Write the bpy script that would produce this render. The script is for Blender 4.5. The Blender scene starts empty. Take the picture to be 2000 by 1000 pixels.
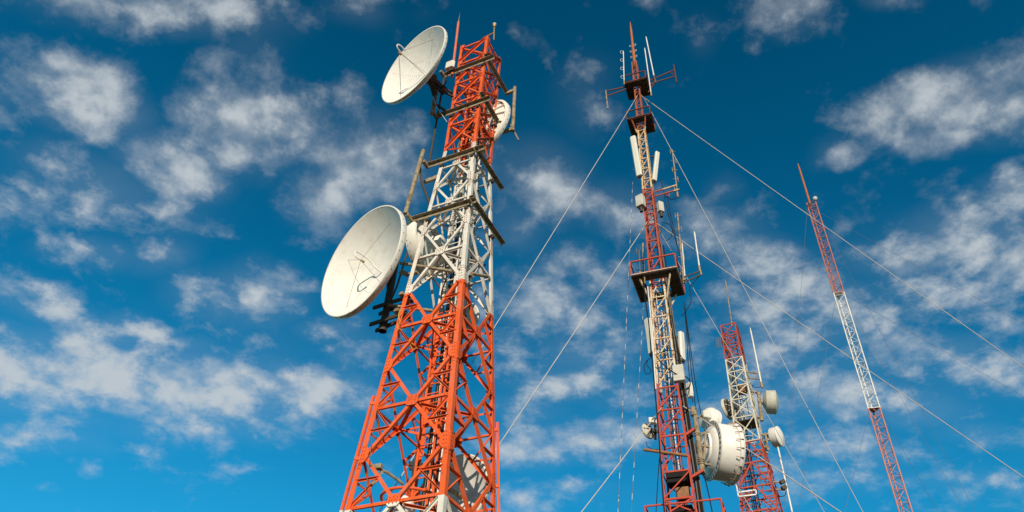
import bpy, math, random
from mathutils import Vector, Matrix
random.seed(7)
R_ = math.radians
scene = bpy.context.scene
COL = scene.collection

# ------------------------------------------------------------------ camera
FPX = 1496.0                                   # focal length in pixels of a 2000 px wide picture
TH, RO = R_(41.526), R_(3.398)
fw = Vector((0, math.cos(TH), math.sin(TH)))
up0 = Vector((0, -math.sin(TH), math.cos(TH)))
rt0 = Vector((1, 0, 0))
RT = rt0 * math.cos(RO) + up0 * math.sin(RO)
UP = -rt0 * math.sin(RO) + up0 * math.cos(RO)
cam = bpy.data.cameras.new("camera")
cam.sensor_width = 36; cam.lens = FPX / 2000 * 36
cam.clip_start = 0.1; cam.clip_end = 5000
camo = bpy.data.objects.new("camera", cam); COL.objects.link(camo)
m = Matrix((RT, UP, -fw)).transposed().to_4x4()
camo.matrix_world = m
scene.camera = camo
GROUND = -1.6                                  # the eye is 1.6 m above the ground

def ray(x, y):
    return (fw + RT * ((x - 1000) / FPX) + UP * ((500 - y) / FPX)).normalized()
def at(x, y, Y):                               # point at forward distance Y seen at (x, y)
    d = ray(x, y); return d * (Y / d.y)
def proj(p):
    z = p.dot(fw); return (1000 + FPX * p.dot(RT) / z, 500 - FPX * p.dot(UP) / z)

# ------------------------------------------------------------------ light
SUN_AZ, SUN_EL = R_(-92), R_(21)               # azimuth counted from +X towards +Y
sd = Vector((math.cos(SUN_EL) * math.cos(SUN_AZ), math.cos(SUN_EL) * math.sin(SUN_AZ), math.sin(SUN_EL)))
sl = bpy.data.lights.new("sun", 'SUN'); sl.energy = 4.4; sl.angle = R_(0.53); sl.color = (1.0, 0.86, 0.69)
so = bpy.data.objects.new("sun", sl); COL.objects.link(so)
so.rotation_euler = sd.to_track_quat('Z', 'Y').to_euler(); so.location = (0, -20, 30)
scene.view_settings.view_transform = 'Standard'; scene.view_settings.look = 'None'
scene.view_settings.exposure = 0.0; scene.view_settings.gamma = 1.0

# ------------------------------------------------------------------ sky with clouds
world = bpy.data.worlds.new("World"); scene.world = world; world.use_nodes = True
wt = world.node_tree; wn = wt.nodes; wl = wt.links; wn.clear()
def N(tree, typ, **kw):
    n = tree.nodes.new(typ)
    for k, v in kw.items(): setattr(n, k, v)
    return n
def wmath(op, a, b=None, c=None, clamp=False):
    n = N(wt, 'ShaderNodeMath', operation=op); n.use_clamp = clamp
    for i, v in enumerate((a, b, c)):
        if v is None: continue
        if isinstance(v, (int, float)): n.inputs[i].default_value = v
        else: wl.new(v, n.inputs[i])
    return n.outputs[0]
def wmap(v, a, b, c=0.0, d=1.0, smooth=True):
    n = N(wt, 'ShaderNodeMapRange'); n.interpolation_type = 'SMOOTHSTEP' if smooth else 'LINEAR'
    wl.new(v, n.inputs[0])
    for i, q in enumerate((a, b, c, d)): n.inputs[1 + i].default_value = q
    return n.outputs[0]
def wmix(f, a, b, blend='MIX'):
    n = N(wt, 'ShaderNodeMix', data_type='RGBA', blend_type=blend)
    for s, v in ((n.inputs[0], f), (n.inputs[6], a), (n.inputs[7], b)):
        if isinstance(v, (int, float)): s.default_value = v
        elif isinstance(v, tuple): s.default_value = v + (1,)
        else: wl.new(v, s)
    return n.outputs[2]
def vmath(op, a, b):
    n = N(wt, 'ShaderNodeVectorMath', operation=op)
    for i, v in enumerate((a, b)):
        if isinstance(v, tuple): n.inputs[i].default_value = v
        elif v is not None: wl.new(v, n.inputs[i])
    return n.outputs[0]
tc = N(wt, 'ShaderNodeTexCoord').outputs['Generated']
sky = N(wt, 'ShaderNodeTexSky', sky_type='NISHITA', sun_disc=False)
sky.sun_elevation = SUN_EL; sky.sun_rotation = math.pi / 2 - SUN_AZ
sky.altitude = 800; sky.air_density = 1.0; sky.dust_density = 0.1; sky.ozone_density = 3.0
sepd = N(wt, 'ShaderNodeSeparateXYZ'); wl.new(tc, sepd.inputs[0])
zz = wmath('MAXIMUM', wmath('ADD', sepd.outputs[2], 0.06), 0.07)
comb = N(wt, 'ShaderNodeCombineXYZ')
wl.new(wmath('DIVIDE', sepd.outputs[0], zz), comb.inputs[0]); wl.new(wmath('DIVIDE', sepd.outputs[1], zz), comb.inputs[1])
cp = comb.outputs[0]                           # where the view ray meets a flat cloud layer
def noise(vec, scale, detail, rough=0.55, dist=0.0, out='Fac', dims='3D'):
    n = N(wt, 'ShaderNodeTexNoise', noise_dimensions=dims); wl.new(vec, n.inputs['Vector'])
    n.inputs['Scale'].default_value = scale; n.inputs['Detail'].default_value = detail
    n.inputs['Roughness'].default_value = rough; n.inputs['Distortion'].default_value = dist
    return n.outputs[out]
# the outline of every cloud bank is ragged: warp the direction before measuring the banks
wv = noise(tc, 3.6, 6, 0.62, out='Color')
wv = vmath('SUBTRACT', wv, (0.5, 0.5, 0.5))
nsc = N(wt, 'ShaderNodeVectorMath', operation='SCALE'); wl.new(wv, nsc.inputs[0]); nsc.inputs['Scale'].default_value = 0.085
wdir = vmath('ADD', tc, nsc.outputs[0])
BANKS = [  # centre x, y, half sizes, tilt (deg), thickness: big cloud banks by bearing
 (165,190,115,62,24,1.0),(330,22,185,50,6,.72),(470,110,95,115,0,.42),(490,240,115,80,8,.8),(350,312,85,50,20,1.0),
 (180,365,120,65,5,.68),(30,385,70,52,0,.55),(175,478,85,30,5,.6),(310,478,58,40,0,.5),(15,190,45,80,0,.38),
 (715,318,82,72,0,.95),(645,385,62,60,-30,.7),(700,240,38,60,0,.42),(700,15,60,34,0,.42),(830,20,45,30,0,.2),(530,345,45,25,0,.35),
 (495,580,80,52,0,.7),(105,600,120,42,25,.62),(40,560,70,42,15,.62),(225,645,95,34,8,.75),(330,665,70,22,15,.6),
 (100,715,230,72,8,.92),(340,755,220,66,14,.90),(600,765,140,48,8,.78),(480,735,110,40,10,.6),(640,645,60,28,0,.55),
 (100,815,170,36,4,.45),(300,835,160,34,6,.4),(500,925,60,8,2,.3),(60,955,70,8,2,.2),(380,560,60,40,20,.4),
 (1060,365,85,62,10,.62),(995,440,60,42,0,.55),(1050,598,85,42,5,.75),(1170,545,70,38,0,.5),(1210,400,75,45,0,.62),
 (1100,500,70,42,0,.5),(1150,205,55,75,0,.3),(1360,72,34,44,0,.3),(1390,450,95,55,10,.55),(1150,690,100,42,5,.55),(1100,745,100,34,0,.6),
 (1220,770,80,40,0,.5),(1120,860,150,36,-4,.72),(1330,680,90,50,0,.4),(1060,960,150,28,-2,.4),(1250,640,70,40,0,.4),(1000,690,50,50,0,.4),
 (1412,370,46,34,-20,.42),(1530,18,75,46,8,.55),(1730,4,55,18,0,.55),
 (1860,185,125,52,-14,1.0),(1730,232,75,42,-10,.72),(1640,292,52,30,-35,.6),(1970,205,80,62,0,.8),(1850,258,110,42,-5,.5),
 (1900,470,130,70,5,.85),(1985,400,80,60,0,.7),(1790,500,120,46,0,.55),(1990,500,90,60,0,.8),
 (1500,520,75,45,10,.7),(1560,560,80,45,10,.7),(1650,610,100,52,10,.66),(1470,600,75,50,0,.55),(1560,650,110,42,0,.55),
 (1860,680,150,40,8,.55),(1960,740,120,40,8,.55),(1640,770,120,46,5,.62),(1790,800,150,40,8,.6),(1930,850,130,34,5,.55),
 (1900,940,160,30,5,.55),(1680,870,120,34,5,.55),(1580,930,120,30,0,.45),(1960,625,90,26,5,.4),(60,840,150,40,5,.5),(420,790,140,34,12,.6),(560,730,80,30,0,.55),(680,700,60,50,0,.5),(1030,800,80,30,0,.5),(1120,620,60,40,0,.5),(1500,680,120,50,0,.5),(1720,700,110,40,0,.5),(1480,780,110,40,0,.5),(1860,560,120,40,0,.6),(1750,880,130,30,5,.5),(330,390,80,50,0,.45),(90,300,70,40,0,.45),
 (150,740,420,110,8,.30),(560,700,220,90,8,.28),(1150,620,220,200,0,.26),(1250,800,330,90,0,.26),(1600,640,300,130,0,.30),(1850,780,330,190,0,.30),(250,250,330,130,10,.25),(1800,480,260,120,0,.28)]
acc = None
for (x, y, a, b, tilt, s) in BANKS:
    c = ray(x, y)
    ex = (ray(x + 10, y) - ray(x - 10, y)).normalized(); ey = (ray(x, y + 10) - ray(x, y - 10)).normalized()
    ca, sa = math.cos(R_(tilt)), math.sin(R_(tilt))
    u = (ex * ca + ey * sa); v = c.cross(u).normalized(); u = v.cross(c).normalized()
    rot = Matrix((u, v, c)).transposed().to_euler('XYZ')
    k = (ray(x + 10, y) - ray(x - 10, y)).length / 20
    gr = N(wt, 'ShaderNodeTexGradient', gradient_type='SPHERICAL'); wl.new(wdir, gr.inputs[0])
    gr.texture_mapping.vector_type = 'TEXTURE'; gr.texture_mapping.translation = c; gr.texture_mapping.rotation = rot
    gr.texture_mapping.scale = (a * k * 2.1, b * k * 2.1, 1.4)
    g = wmath('MULTIPLY', gr.outputs['Fac'], s * 1.25)
    acc = g if acc is None else wmath('MAXIMUM', acc, g)
cpn = vmath('MULTIPLY', tc, (1.0, 1.0, 1.15))      # clouds have height: puffs are not squashed like a flat sheet
cpl = vmath('MULTIPLY', tc, (1.0, 1.0, 1.9))       # lower, farther clouds look flatter
n1a = noise(cpn, 10.0, 10, 0.64, 0.1); n1b = noise(cpl, 19.0, 9, 0.62, 0.1)
wob = vmath('ADD', cpn, vmath('MULTIPLY', vmath('SUBTRACT', noise(cpn, 14.0, 6, 0.65, out='Color'), (0.5, 0.5, 0.5)), (0.09, 0.09, 0.09)))
def puffs(vec, sc):
    n = N(wt, 'ShaderNodeTexVoronoi', feature='SMOOTH_F1'); wl.new(vec, n.inputs['Vector'])
    n.inputs['Scale'].default_value = sc; n.inputs['Smoothness'].default_value = .5
    return n.outputs['Distance']
pf = puffs(wob, 19.0)
fl = wmap(sepd.outputs[2], 0.78, 0.56)
mx = N(wt, 'ShaderNodeMix', data_type='FLOAT'); wl.new(fl, mx.inputs[0]); wl.new(n1a, mx.inputs[2]); wl.new(n1b, mx.inputs[3]); n1 = mx.outputs[0]
# relief: the same noise a little towards the sun, for the lit and shaded sides of each puff
off = vmath('ADD', cpn, (-0.004, -0.006, 0.014))
r1 = noise(off, 14.0, 5, 0.55, 0.1); r0 = noise(cpn, 14.0, 5, 0.55, 0.1)
relief = wmath('SUBTRACT', r0, r1)
n2 = noise(cp, 2.2, 3, 0.5)
nf = wmath('MULTIPLY', wmath('SUBTRACT', n1, 0.5), 1.9)
nf = wmath('ADD', nf, wmath('MULTIPLY', wmath('SUBTRACT', 0.42, pf), 0.60))
acc = wmath('MINIMUM', acc, 0.95)
dens = wmath('ADD', acc, nf)
dens = wmath('ADD', dens, wmath('MULTIPLY', wmath('SUBTRACT', n2, 0.5), 0.35))
alpha = wmap(dens, 0.10, 0.98)
veil = wmath('MULTIPLY', wmap(wmath('ADD', acc, wmath('MULTIPLY', wmath('SUBTRACT', n2, 0.5), 0.8)), 0.10, 0.85), 0.24)
alpha = wmath('MAXIMUM', alpha, veil)
# small mottled clouds lower down: same layer, thinner
core = wmap(wmath('ADD', dens, wmath('MULTIPLY', relief, 3.8)), 0.22, 1.25)
hz = wmap(sepd.outputs[2], 0.75, 0.25)
tint = N(wt, 'ShaderNodeHueSaturation'); wl.new(sky.outputs[0], tint.inputs['Color'])
tint.inputs['Hue'].default_value = 0.485; tint.inputs['Saturation'].default_value = 1.35; tint.inputs['Value'].default_value = 1.0
SKYCOL = tint.outputs[0]
SKYGAIN = (0.42, 0.98, 0.94)
skyc = wmix(1.0, SKYCOL, SKYGAIN, 'MULTIPLY')
gain = wmap(sepd.outputs[2], 0.85, 0.42, 1.0, 1.5, smooth=False)
gsc = N(wt, 'ShaderNodeVectorMath', operation='SCALE'); wl.new(skyc, gsc.inputs[0]); wl.new(wmath('MULTIPLY', wmath('MULTIPLY', gain, wmap(sepd.outputs[1], -0.15, 0.25, 0.62, 1.0)), wmap(sepd.outputs[0], 0.0, -0.55, 1.03, 1.16)), gsc.inputs['Scale']); skyc = gsc.outputs[0]
CLOUD_DIM = (1.6, 2.7, 4.1); CLOUD_LIT = (6.2, 6.7, 7.0)
cc = wmix(core, wmix(0.48, skyc, CLOUD_LIT), CLOUD_LIT)
final = wmix(wmath('MULTIPLY', alpha, 0.88), skyc, cc)
bg = N(wt, 'ShaderNodeBackground'); wl.new(final, bg.inputs[0]); bg.inputs[1].default_value = 0.09
wo = N(wt, 'ShaderNodeOutputWorld'); wl.new(bg.outputs[0], wo.inputs[0])
world.cycles.sampling_method = 'MANUAL'; world.cycles.sample_map_resolution = 512

# ------------------------------------------------------------------ materials
def newmat(name):
    m = bpy.data.materials.new(name); m.use_nodes = True
    return m, m.node_tree, m.node_tree.nodes['Principled BSDF']
def _mix(t, f, a, b):
    n = N(t, 'ShaderNodeMix', data_type='RGBA')
    for s, v in ((n.inputs[0], f), (n.inputs[6], a), (n.inputs[7], b)):
        if isinstance(v, (int, float)): s.default_value = v
        elif isinstance(v, tuple): s.default_value = tuple(v) + (1,)
        else: t.links.new(v, s)
    return n.outputs[2]
def _noise(t, vec, scale, detail=4, rough=.6):
    n = N(t, 'ShaderNodeTexNoise'); t.links.new(vec, n.inputs['Vector'])
    n.inputs['Scale'].default_value = scale; n.inputs['Detail'].default_value = detail; n.inputs['Roughness'].default_value = rough
    return n.outputs['Fac']
def _range(t, v, a, b, c=0., d=1.):
    n = N(t, 'ShaderNodeMapRange'); t.links.new(v, n.inputs[0]); 
    for i, q in enumerate((a, b, c, d)): n.inputs[1 + i].default_value = q
    return n.outputs[0]
def painted(name, base, dirt=None, dirt_amt=(.56, .72), scale=9, rough=.5, fade=.18, metallic=0, streak=1.0):
    """one paint, with faded patches and rust or dirt of its own shape"""
    m, t, p = newmat(name)
    pos = N(t, 'ShaderNodeNewGeometry').outputs['Position']
    c = _mix(t, _range(t, _noise(t, pos, 3.1, 3), .35, .7), base, tuple(min(1, q * (1 - fade)) for q in base))
    if dirt:
        mp = N(t, 'ShaderNodeMapping'); t.links.new(pos, mp.inputs[0]); mp.inputs[3].default_value = (1, 1, streak)
        c = _mix(t, _range(t, _noise(t, mp.outputs[0], scale, 6, .7), *dirt_amt), c, dirt)
    t.links.new(c, p.inputs['Base Color'])
    p.inputs['Roughness'].default_value = rough; p.inputs['Metallic'].default_value = metallic; p.inputs['Specular IOR Level'].default_value = .25
    bp = N(t, 'ShaderNodeBump'); t.links.new(_noise(t, pos, 40, 3), bp.inputs['Height']); bp.inputs['Strength'].default_value = .15; bp.inputs['Distance'].default_value = .01
    t.links.new(bp.outputs[0], p.inputs['Normal'])
    return m
def banded(name, cuts, cols, rusts, amts, rough=.5, scale=8, streak=.5, fade=.2, chalk=False):
    """paint that changes colour at the given heights, as aviation marking does"""
    m, t, p = newmat(name)
    pos = N(t, 'ShaderNodeNewGeometry').outputs['Position']
    sz = N(t, 'ShaderNodeSeparateXYZ'); t.links.new(pos, sz.inputs[0])
    mp = N(t, 'ShaderNodeMapping'); t.links.new(pos, mp.inputs[0]); mp.inputs[3].default_value = (1, 1, streak)
    nr = _noise(t, mp.outputs[0], scale, 6, .7); nb = _noise(t, pos, 2.3, 4)
    res = None
    for i, (c, r, a) in enumerate(zip(cols, rusts, amts)):
        ci = _mix(t, _range(t, nb, .35, .68), c, tuple(min(1, q * (1 - fade) + .008) for q in c))
        if chalk: ci = _mix(t, _range(t, _noise(t, pos, 1.3, 7, .7), .50, .72), ci, tuple(min(1, q * .85 + .07) for q in c))
        ci = _mix(t, _range(t, nr, a, a + .13), ci, r)
        if res is None: res = ci
        else:
            g = N(t, 'ShaderNodeMath', operation='GREATER_THAN'); t.links.new(sz.outputs[2], g.inputs[0]); g.inputs[1].default_value = cuts[i - 1]
            res = _mix(t, g.outputs[0], res, ci)
    t.links.new(res, p.inputs['Base Color']); p.inputs['Roughness'].default_value = rough; p.inputs['Specular IOR Level'].default_value = .2
    bp = N(t, 'ShaderNodeBump'); t.links.new(nr, bp.inputs['Height']); bp.inputs['Strength'].default_value = .2; bp.inputs['Distance'].default_value = .01
    t.links.new(bp.outputs[0], p.inputs['Normal'])
    return m
ORA = (.84, .130, .028); WHI = (.78, .74, .66); RUST = (.30, .10, .035)
T1_CUTS = [6.42, 12.28, 18.1]
M = {}
M['t1'] = banded('tower_paint', T1_CUTS, [WHI, ORA, WHI, ORA], [RUST, (.36, .055, .02), RUST, (.36, .06, .025)], [.60, .585, .58, .56], rough=.62, chalk=True, scale=11, streak=.3)
M['t1b'] = banded('tower_bolt_paint', T1_CUTS, [RUST, (.60, .085, .022), (.40, .13, .04), (.55, .09, .03)], [RUST] * 4, [.6, .7, .5, .6], rough=.6)
def zrow(x, y, row):          # height on the vertical line above (x, y) that shows at an image row
    lo, hi = GROUND, 80
    for _ in range(50):
        m_ = (lo + hi) / 2
        if proj(Vector((x, y, m_)))[1] > row: lo = m_
        else: hi = m_
    return lo
M2CUTS = [zrow(5.66, 22.5, r) for r in (757, 556, 374, 258)]
M4CUTS = [zrow(10.86, 30, r) for r in (872, 707)]; M3CUTS = [zrow(16.25, 29, r) for r in (800, 575)]
RED = (.56, .10, .062); CRM = (.78, .68, .52); RST = (.52, .25, .085)
M['m2'] = banded('mast_paint', M2CUTS, [(.54, .075, .04), CRM, (.48, .085, .045), (.76, .55, .31), (.40, .10, .05)],
                 [(.26, .09, .05), RST, (.24, .09, .05), (.50, .22, .07), (.26, .10, .05)], [.56, .46, .52, .50, .48], rough=.65, scale=13, streak=.35)
M['m4'] = banded('short_mast_paint', M4CUTS, [(.50, .085, .045), (.76, .69, .55), (.46, .075, .042)], [(.22, .08, .05), RST, (.22, .08, .05)], [.62, .62, .62], rough=.55)
M['m3'] = banded('slim_mast_paint', M3CUTS, [(.64, .24, .17), (.80, .79, .76), (.54, .18, .12)], [(.3, .1, .06), (.45, .3, .2), (.3, .1, .06)], [.64, .68, .64], rough=.5)
M['galv'] = painted('aged_galvanised_steel', (.38, .305, .20), (.13, .085, .05), (.47, .66), 7, .75)
M['darksteel'] = painted('dark_weathered_steel', (.075, .063, .05), (.13, .075, .04), (.5, .7), 8, .6)
M['dish'] = painted('dish_white_paint', (.84, .81, .75), (.62, .57, .48), (.50, .85), 3.5, .42, fade=.05)
M['rim'] = painted('dish_rim_paint', (.80, .77, .69), (.28, .19, .12), (.635, .66), 6, .45, fade=.06, streak=.7)
M['drum'] = painted('drum_white_paint', (.86, .83, .77), (.55, .5, .42), (.58, .82), 4, .4, fade=.05)
M['drumgrey'] = painted('radome_grey_green', (.62, .60, .50), (.36, .36, .3), (.55, .8), 4, .5)
M['panel'] = painted('panel_fibreglass', (.74, .72, .63), (.5, .48, .4), (.6, .9), 3, .45, fade=.06)
M['box'] = painted('grey_cabinet_paint', (.62, .60, .53), (.4, .36, .3), (.6, .8), 10, .5)
M['black'] = painted('black_cable_sheath', (.014, .013, .013), None, rough=.8)
M['greycable'] = painted('grey_cable_sheath', (.15, .14, .12), None, rough=.5)
M['wire'] = painted('galvanised_wire_rope', (.66, .58, .50), (.4, .33, .26), (.55, .8), 20, .5)
M['m2d'] = painted('dark_rusty_red_paint', (.20, .055, .035), (.08, .04, .025), (.45, .62), 14, .7)
M['wiredark'] = painted('dark_wire_rope', (.17, .15, .14), None, rough=.5)
M['insul'] = painted('porcelain_insulator', (.55, .53, .50), None, rough=.3)
M['whip'] = painted('whip_fibreglass', (.82, .80, .76), (.6, .56, .5), (.6, .8), 12, .4)
M['spire'] = painted('rusty_orange_pole', (.52, .16, .05), (.28, .10, .05), (.5, .7), 10, .6)
M['pinkpole'] = painted('faded_orange_pole', (.72, .20, .10), (.45, .12, .06), (.55, .75), 6, .5)
M['amber'] = painted('amber_lens', (.75, .40, .05), None, rough=.2)
M['brass'] = painted('weathered_brass', (.45, .30, .12), (.25, .16, .08), (.5, .7), 20, .5)
M['plate'] = painted('dark_platform_steel', (.08, .06, .045), (.14, .08, .045), (.45, .65), 5, .7)
M['rustbox'] = painted('rusty_box_steel', (.34, .17, .08), (.18, .08, .04), (.45, .7), 6, .7)
M['hole'] = painted('dark_bolt_hole', (.03, .045, .08), None, rough=.6)
M['gridmesh'] = painted('blue_grey_mesh_panel', (.16, .21, .32), None, rough=.6)
M['yellow'] = painted('yellow_strap', (.55, .38, .08), None, rough=.7)

# ------------------------------------------------------------------ mesh helpers
class MB:
    def __init__(s): s.v = []; s.f = []; s.mi = []; s.sm = []; s.mid = Vector(); s.size = 0
    def add(s, vs, fs, mi=0, smooth=False):
        o = len(s.v); s.v += [Vector(v) for v in vs]
        for f in fs: s.f.append([i + o for i in f]); s.mi.append(mi); s.sm.append(smooth)
        return s
    def frame(s, p, q, ref=None):
        d = (q - p).normalized(); r = Vector(ref) if ref is not None else Vector((0, 0, 1))
        if abs(d.dot(r)) > .98: r = Vector((1, 0, 0)) if abs(d.x) < .9 else Vector((0, 1, 0))
        u = r.cross(d).normalized(); v = d.cross(u).normalized()
        return d, u, v
    def bar(s, p, q, w, h=None, ref=None, mi=0, ou=0., ov=0.):
        """square bar: w along u, h along v; ou/ov shift it off the line"""
        p = Vector(p); q = Vector(q); h = w if h is None else h
        d, u, v = s.frame(p, q, ref)
        vs = []
        for c in (p, q):
            for a, b in ((-1, -1), (1, -1), (1, 1), (-1, 1)):
                vs.append(c + u * (ou + a * w / 2) + v * (ov + b * h / 2))
        return s.add(vs, [(3, 2, 1, 0), (4, 5, 6, 7), (0, 1, 5, 4), (1, 2, 6, 5), (2, 3, 7, 6), (3, 0, 4, 7)], mi)
    def angle(s, p, q, n, w, t=.012, w2=None, flip=False, mi=0, out=False):
        """steel angle: one flange flat against the face with normal n, the other standing inwards from its lower edge"""
        p = Vector(p); q = Vector(q); n = Vector(n).normalized(); d = (q - p).normalized()
        n = (n - d * n.dot(d)).normalized()
        u = n.cross(d).normalized()
        if (u.z > 0) != flip: u = -u
        w2 = w * .8 if w2 is None else w2
        def box(c0, a0, a1, b0, b1):
            vs = []
            for c in (p, q):
                for a, b in ((a0, b0), (a1, b0), (a1, b1), (a0, b1)): vs.append(c + u * a + n * b)
            s.add(vs, [(0, 1, 2, 3), (7, 6, 5, 4), (4, 5, 1, 0), (5, 6, 2, 1), (6, 7, 3, 2), (7, 4, 0, 3)], mi)
        box(0, -w / 2, w / 2, -t, 0)
        if out: box(0, -w / 2, -w / 2 + t, .0005, w2)       # flange on the upper edge, standing outwards
        else: box(0, w / 2 - t, w / 2, -w2, -t - .0005)
        return s
    def tube(s, pts, r, n=8, mi=0, cap=True, smooth=True):
        pts = [Vector(p) for p in pts]; rs = r if isinstance(r, (list, tuple)) else [r] * len(pts)
        vs = []; fs = []; prev = None
        for i, p in enumerate(pts):
            a = pts[max(i - 1, 0)]; b = pts[min(i + 1, len(pts) - 1)]; d = (b - a).normalized()
            if prev is None:
                _, u, v = s.frame(a, b)
            else:
                u = (prev - d * prev.dot(d)).normalized(); v = d.cross(u)
            prev = u
            for k in range(n):
                an = 2 * math.pi * k / n; vs.append(p + (u * math.cos(an) + v * math.sin(an)) * rs[i])
        for i in range(len(pts) - 1):
            for k in range(n):
                k2 = (k + 1) % n; fs.append((i * n + k, i * n + k2, (i + 1) * n + k2, (i + 1) * n + k))
        s.add(vs, fs, mi, smooth)
        if cap:
            s.add(vs[:n], [tuple(range(n))[::-1]], mi); s.add(vs[-n:], [tuple(range(n))], mi)
        return s
    def lathe(s, c, n, prof, seg=48, mi=0, smooth=True, close=False):
        """profile of (radius, height along n) revolved about the line through c"""
        c = Vector(c); n = Vector(n).normalized(); r = Vector((0, 0, 1)) if abs(n.z) < .9 else Vector((1, 0, 0))
        a = n.cross(r).normalized(); b = n.cross(a)
        vs = []; fs = []
        for (rad, h) in prof:
            for k in range(seg):
                an = 2 * math.pi * k / seg; vs.append(c + n * h + (a * math.cos(an) + b * math.sin(an)) * rad)
        P = len(prof)
        for i in range(P - 1 + (1 if close else 0)):
            j = (i + 1) % P
            for k in range(seg):
                k2 = (k + 1) % seg; fs.append((i * seg + k, i * seg + k2, j * seg + k2, j * seg + k))
        return s.add(vs, fs, mi, smooth)
    def bolt(s, p, n, r=.014, h=.012, mi=0):
        p = Vector(p); n = Vector(n).normalized(); _, u, v = s.frame(p, p + n)
        vs = [p + n * hh + (u * math.cos(k * math.pi / 3) + v * math.sin(k * math.pi / 3)) * r for hh in (0, h) for k in range(6)]
        return s.add(vs, [(k, (k + 1) % 6, 6 + (k + 1) % 6, 6 + k) for k in range(6)] + [tuple(range(6, 12))], mi)
    def plate(s, pts, n, t=.012, mi=0):
        n = Vector(n).normalized(); pts = [Vector(p) for p in pts]; k = len(pts)
        nn = (pts[1] - pts[0]).cross(pts[2] - pts[1])
        if nn.dot(n) < 0: pts = pts[::-1]
        vs = pts + [p + n * t for p in pts]
        return s.add(vs, [tuple(range(k))[::-1], tuple(range(k, 2 * k))] + [(i, (i + 1) % k, k + (i + 1) % k, k + i) for i in range(k)], mi)
    def rbox(s, c, ax, ay, az, sx, sy, sz, bev=.02, mi=0):
        """box with chamfered vertical edges, axes given"""
        c = Vector(c); ax, ay, az = (Vector(q).normalized() for q in (ax, ay, az))
        ring = []
        for a, b in ((-1, -1), (1, -1), (1, 1), (-1, 1)):
            pts = [(a * (sx / 2 - bev), b * sy / 2), (a * sx / 2, b * (sy / 2 - bev))]
            if (a * b) > 0: pass
            ring += pts if a * b < 0 else pts
        import math as _m
        ring = sorted(ring, key=lambda q: _m.atan2(q[1], q[0])); k = len(ring)
        vs = []
        lv = [(-sz / 2, .94), (-sz / 2 + bev * .7, 1), (sz / 2 - bev * .7, 1), (sz / 2, .94)]
        for h, f in lv: vs += [c + az * h + ax * (q[0] * f) + ay * (q[1] * f) for q in ring]
        fs = [tuple(range(k))[::-1], tuple(range(3 * k, 4 * k))]
        for j in range(3): fs += [(j * k + i, j * k + (i + 1) % k, (j + 1) * k + (i + 1) % k, (j + 1) * k + i) for i in range(k)]
        return s.add(vs, fs, mi)
    def build(s, name, mats, parent=None, origin=None):
        if not isinstance(mats, (list, tuple)): mats = [mats]
        o = Vector(parent.location) if parent is not None and origin is None else (Vector(origin) if origin is not None else Vector())
        if parent is not None: o = root_loc(parent)
        me = bpy.data.meshes.new(name); me.from_pydata([v - o for v in s.v], [], s.f)
        for mm in mats: me.materials.append(M[mm])
        me.polygons.foreach_set('material_index', s.mi); me.polygons.foreach_set('use_smooth', s.sm); me.update()
        ob = bpy.data.objects.new(name, me); COL.objects.link(ob)
        if parent is not None: ob.parent = parent
        else: ob.location = o
        return ob
def root_loc(o):
    while o.parent is not None: o = o.parent
    return Vector(o.location)
def tag(o, label=None, cat=None, group=None, kind=None):
    if label: o['label'] = label
    if cat: o['category'] = cat
    if group: o['group'] = group
    if kind: o['kind'] = kind
    return o
def thing(name, label, cat, loc=(0, 0, 0), group=None):
    o = bpy.data.objects.new(name, None); COL.objects.link(o); o.location = Vector(loc); o.empty_display_size = .2
    return tag(o, label, cat, group)
def V(*a): return Vector(a)
class Parts:
    """collects the many like members of a lattice; each becomes its own part, past 100 of a kind the farthest share one"""
    def __init__(s, root): s.root = root; s.k = {}
    def add(s, name, mb, mats, p, q):
        size = (Vector(p) - Vector(q)).length / max(1, ((Vector(p) + Vector(q)) / 2).length)
        x, y = proj((Vector(p) + Vector(q)) / 2)
        x1, y1 = proj(Vector(p)); x2, y2 = proj(Vector(q))
        if min(y1, y2) > 1010: size *= .001
        s.k.setdefault(name, []).append((size, len(s.k.get(name, [])), mb, mats))
    def done(s):
        for name, L in s.k.items():
            L.sort(key=lambda q: (-q[0], q[1]))
            for sz, _, mb, mats in L[:100]: mb.build(name, mats, s.root)
            if len(L) > 100:
                big = MB()
                for sz, _, mb, mats in L[100:]:
                    o = len(big.v); big.v += mb.v; big.f += [[i + o for i in f] for f in mb.f]; big.mi += mb.mi; big.sm += mb.sm
                tag(big.build(name, L[0][3], s.root), kind='stuff')

# ------------------------------------------------------------------ ground
gm, gt, gp = newmat('dry_grass_ground')
gpos = N(gt, 'ShaderNodeNewGeometry').outputs['Position']
gc = _mix(gt, _range(gt, _noise(gt, gpos, .25, 6), .4, .62), (.035, .034, .018), (.07, .055, .036))
gc = _mix(gt, _range(gt, _noise(gt, gpos, 6, 5), .4, .7), gc, (.07, .08, .03)); gt.links.new(gc, gp.inputs['Base Color']); gp.inputs['Roughness'].default_value = .95
M['ground'] = gm
g = MB(); S = 3000; K = 24
g.add([V(-S + 2 * S * i / K, -S + 2 * S * j / K, GROUND) for j in range(K + 1) for i in range(K + 1)],
      [(j * (K + 1) + i, j * (K + 1) + i + 1, (j + 1) * (K + 1) + i + 1, (j + 1) * (K + 1) + i) for j in range(K) for i in range(K)])
tag(g.build('ground', 'ground'), kind='structure')

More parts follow.
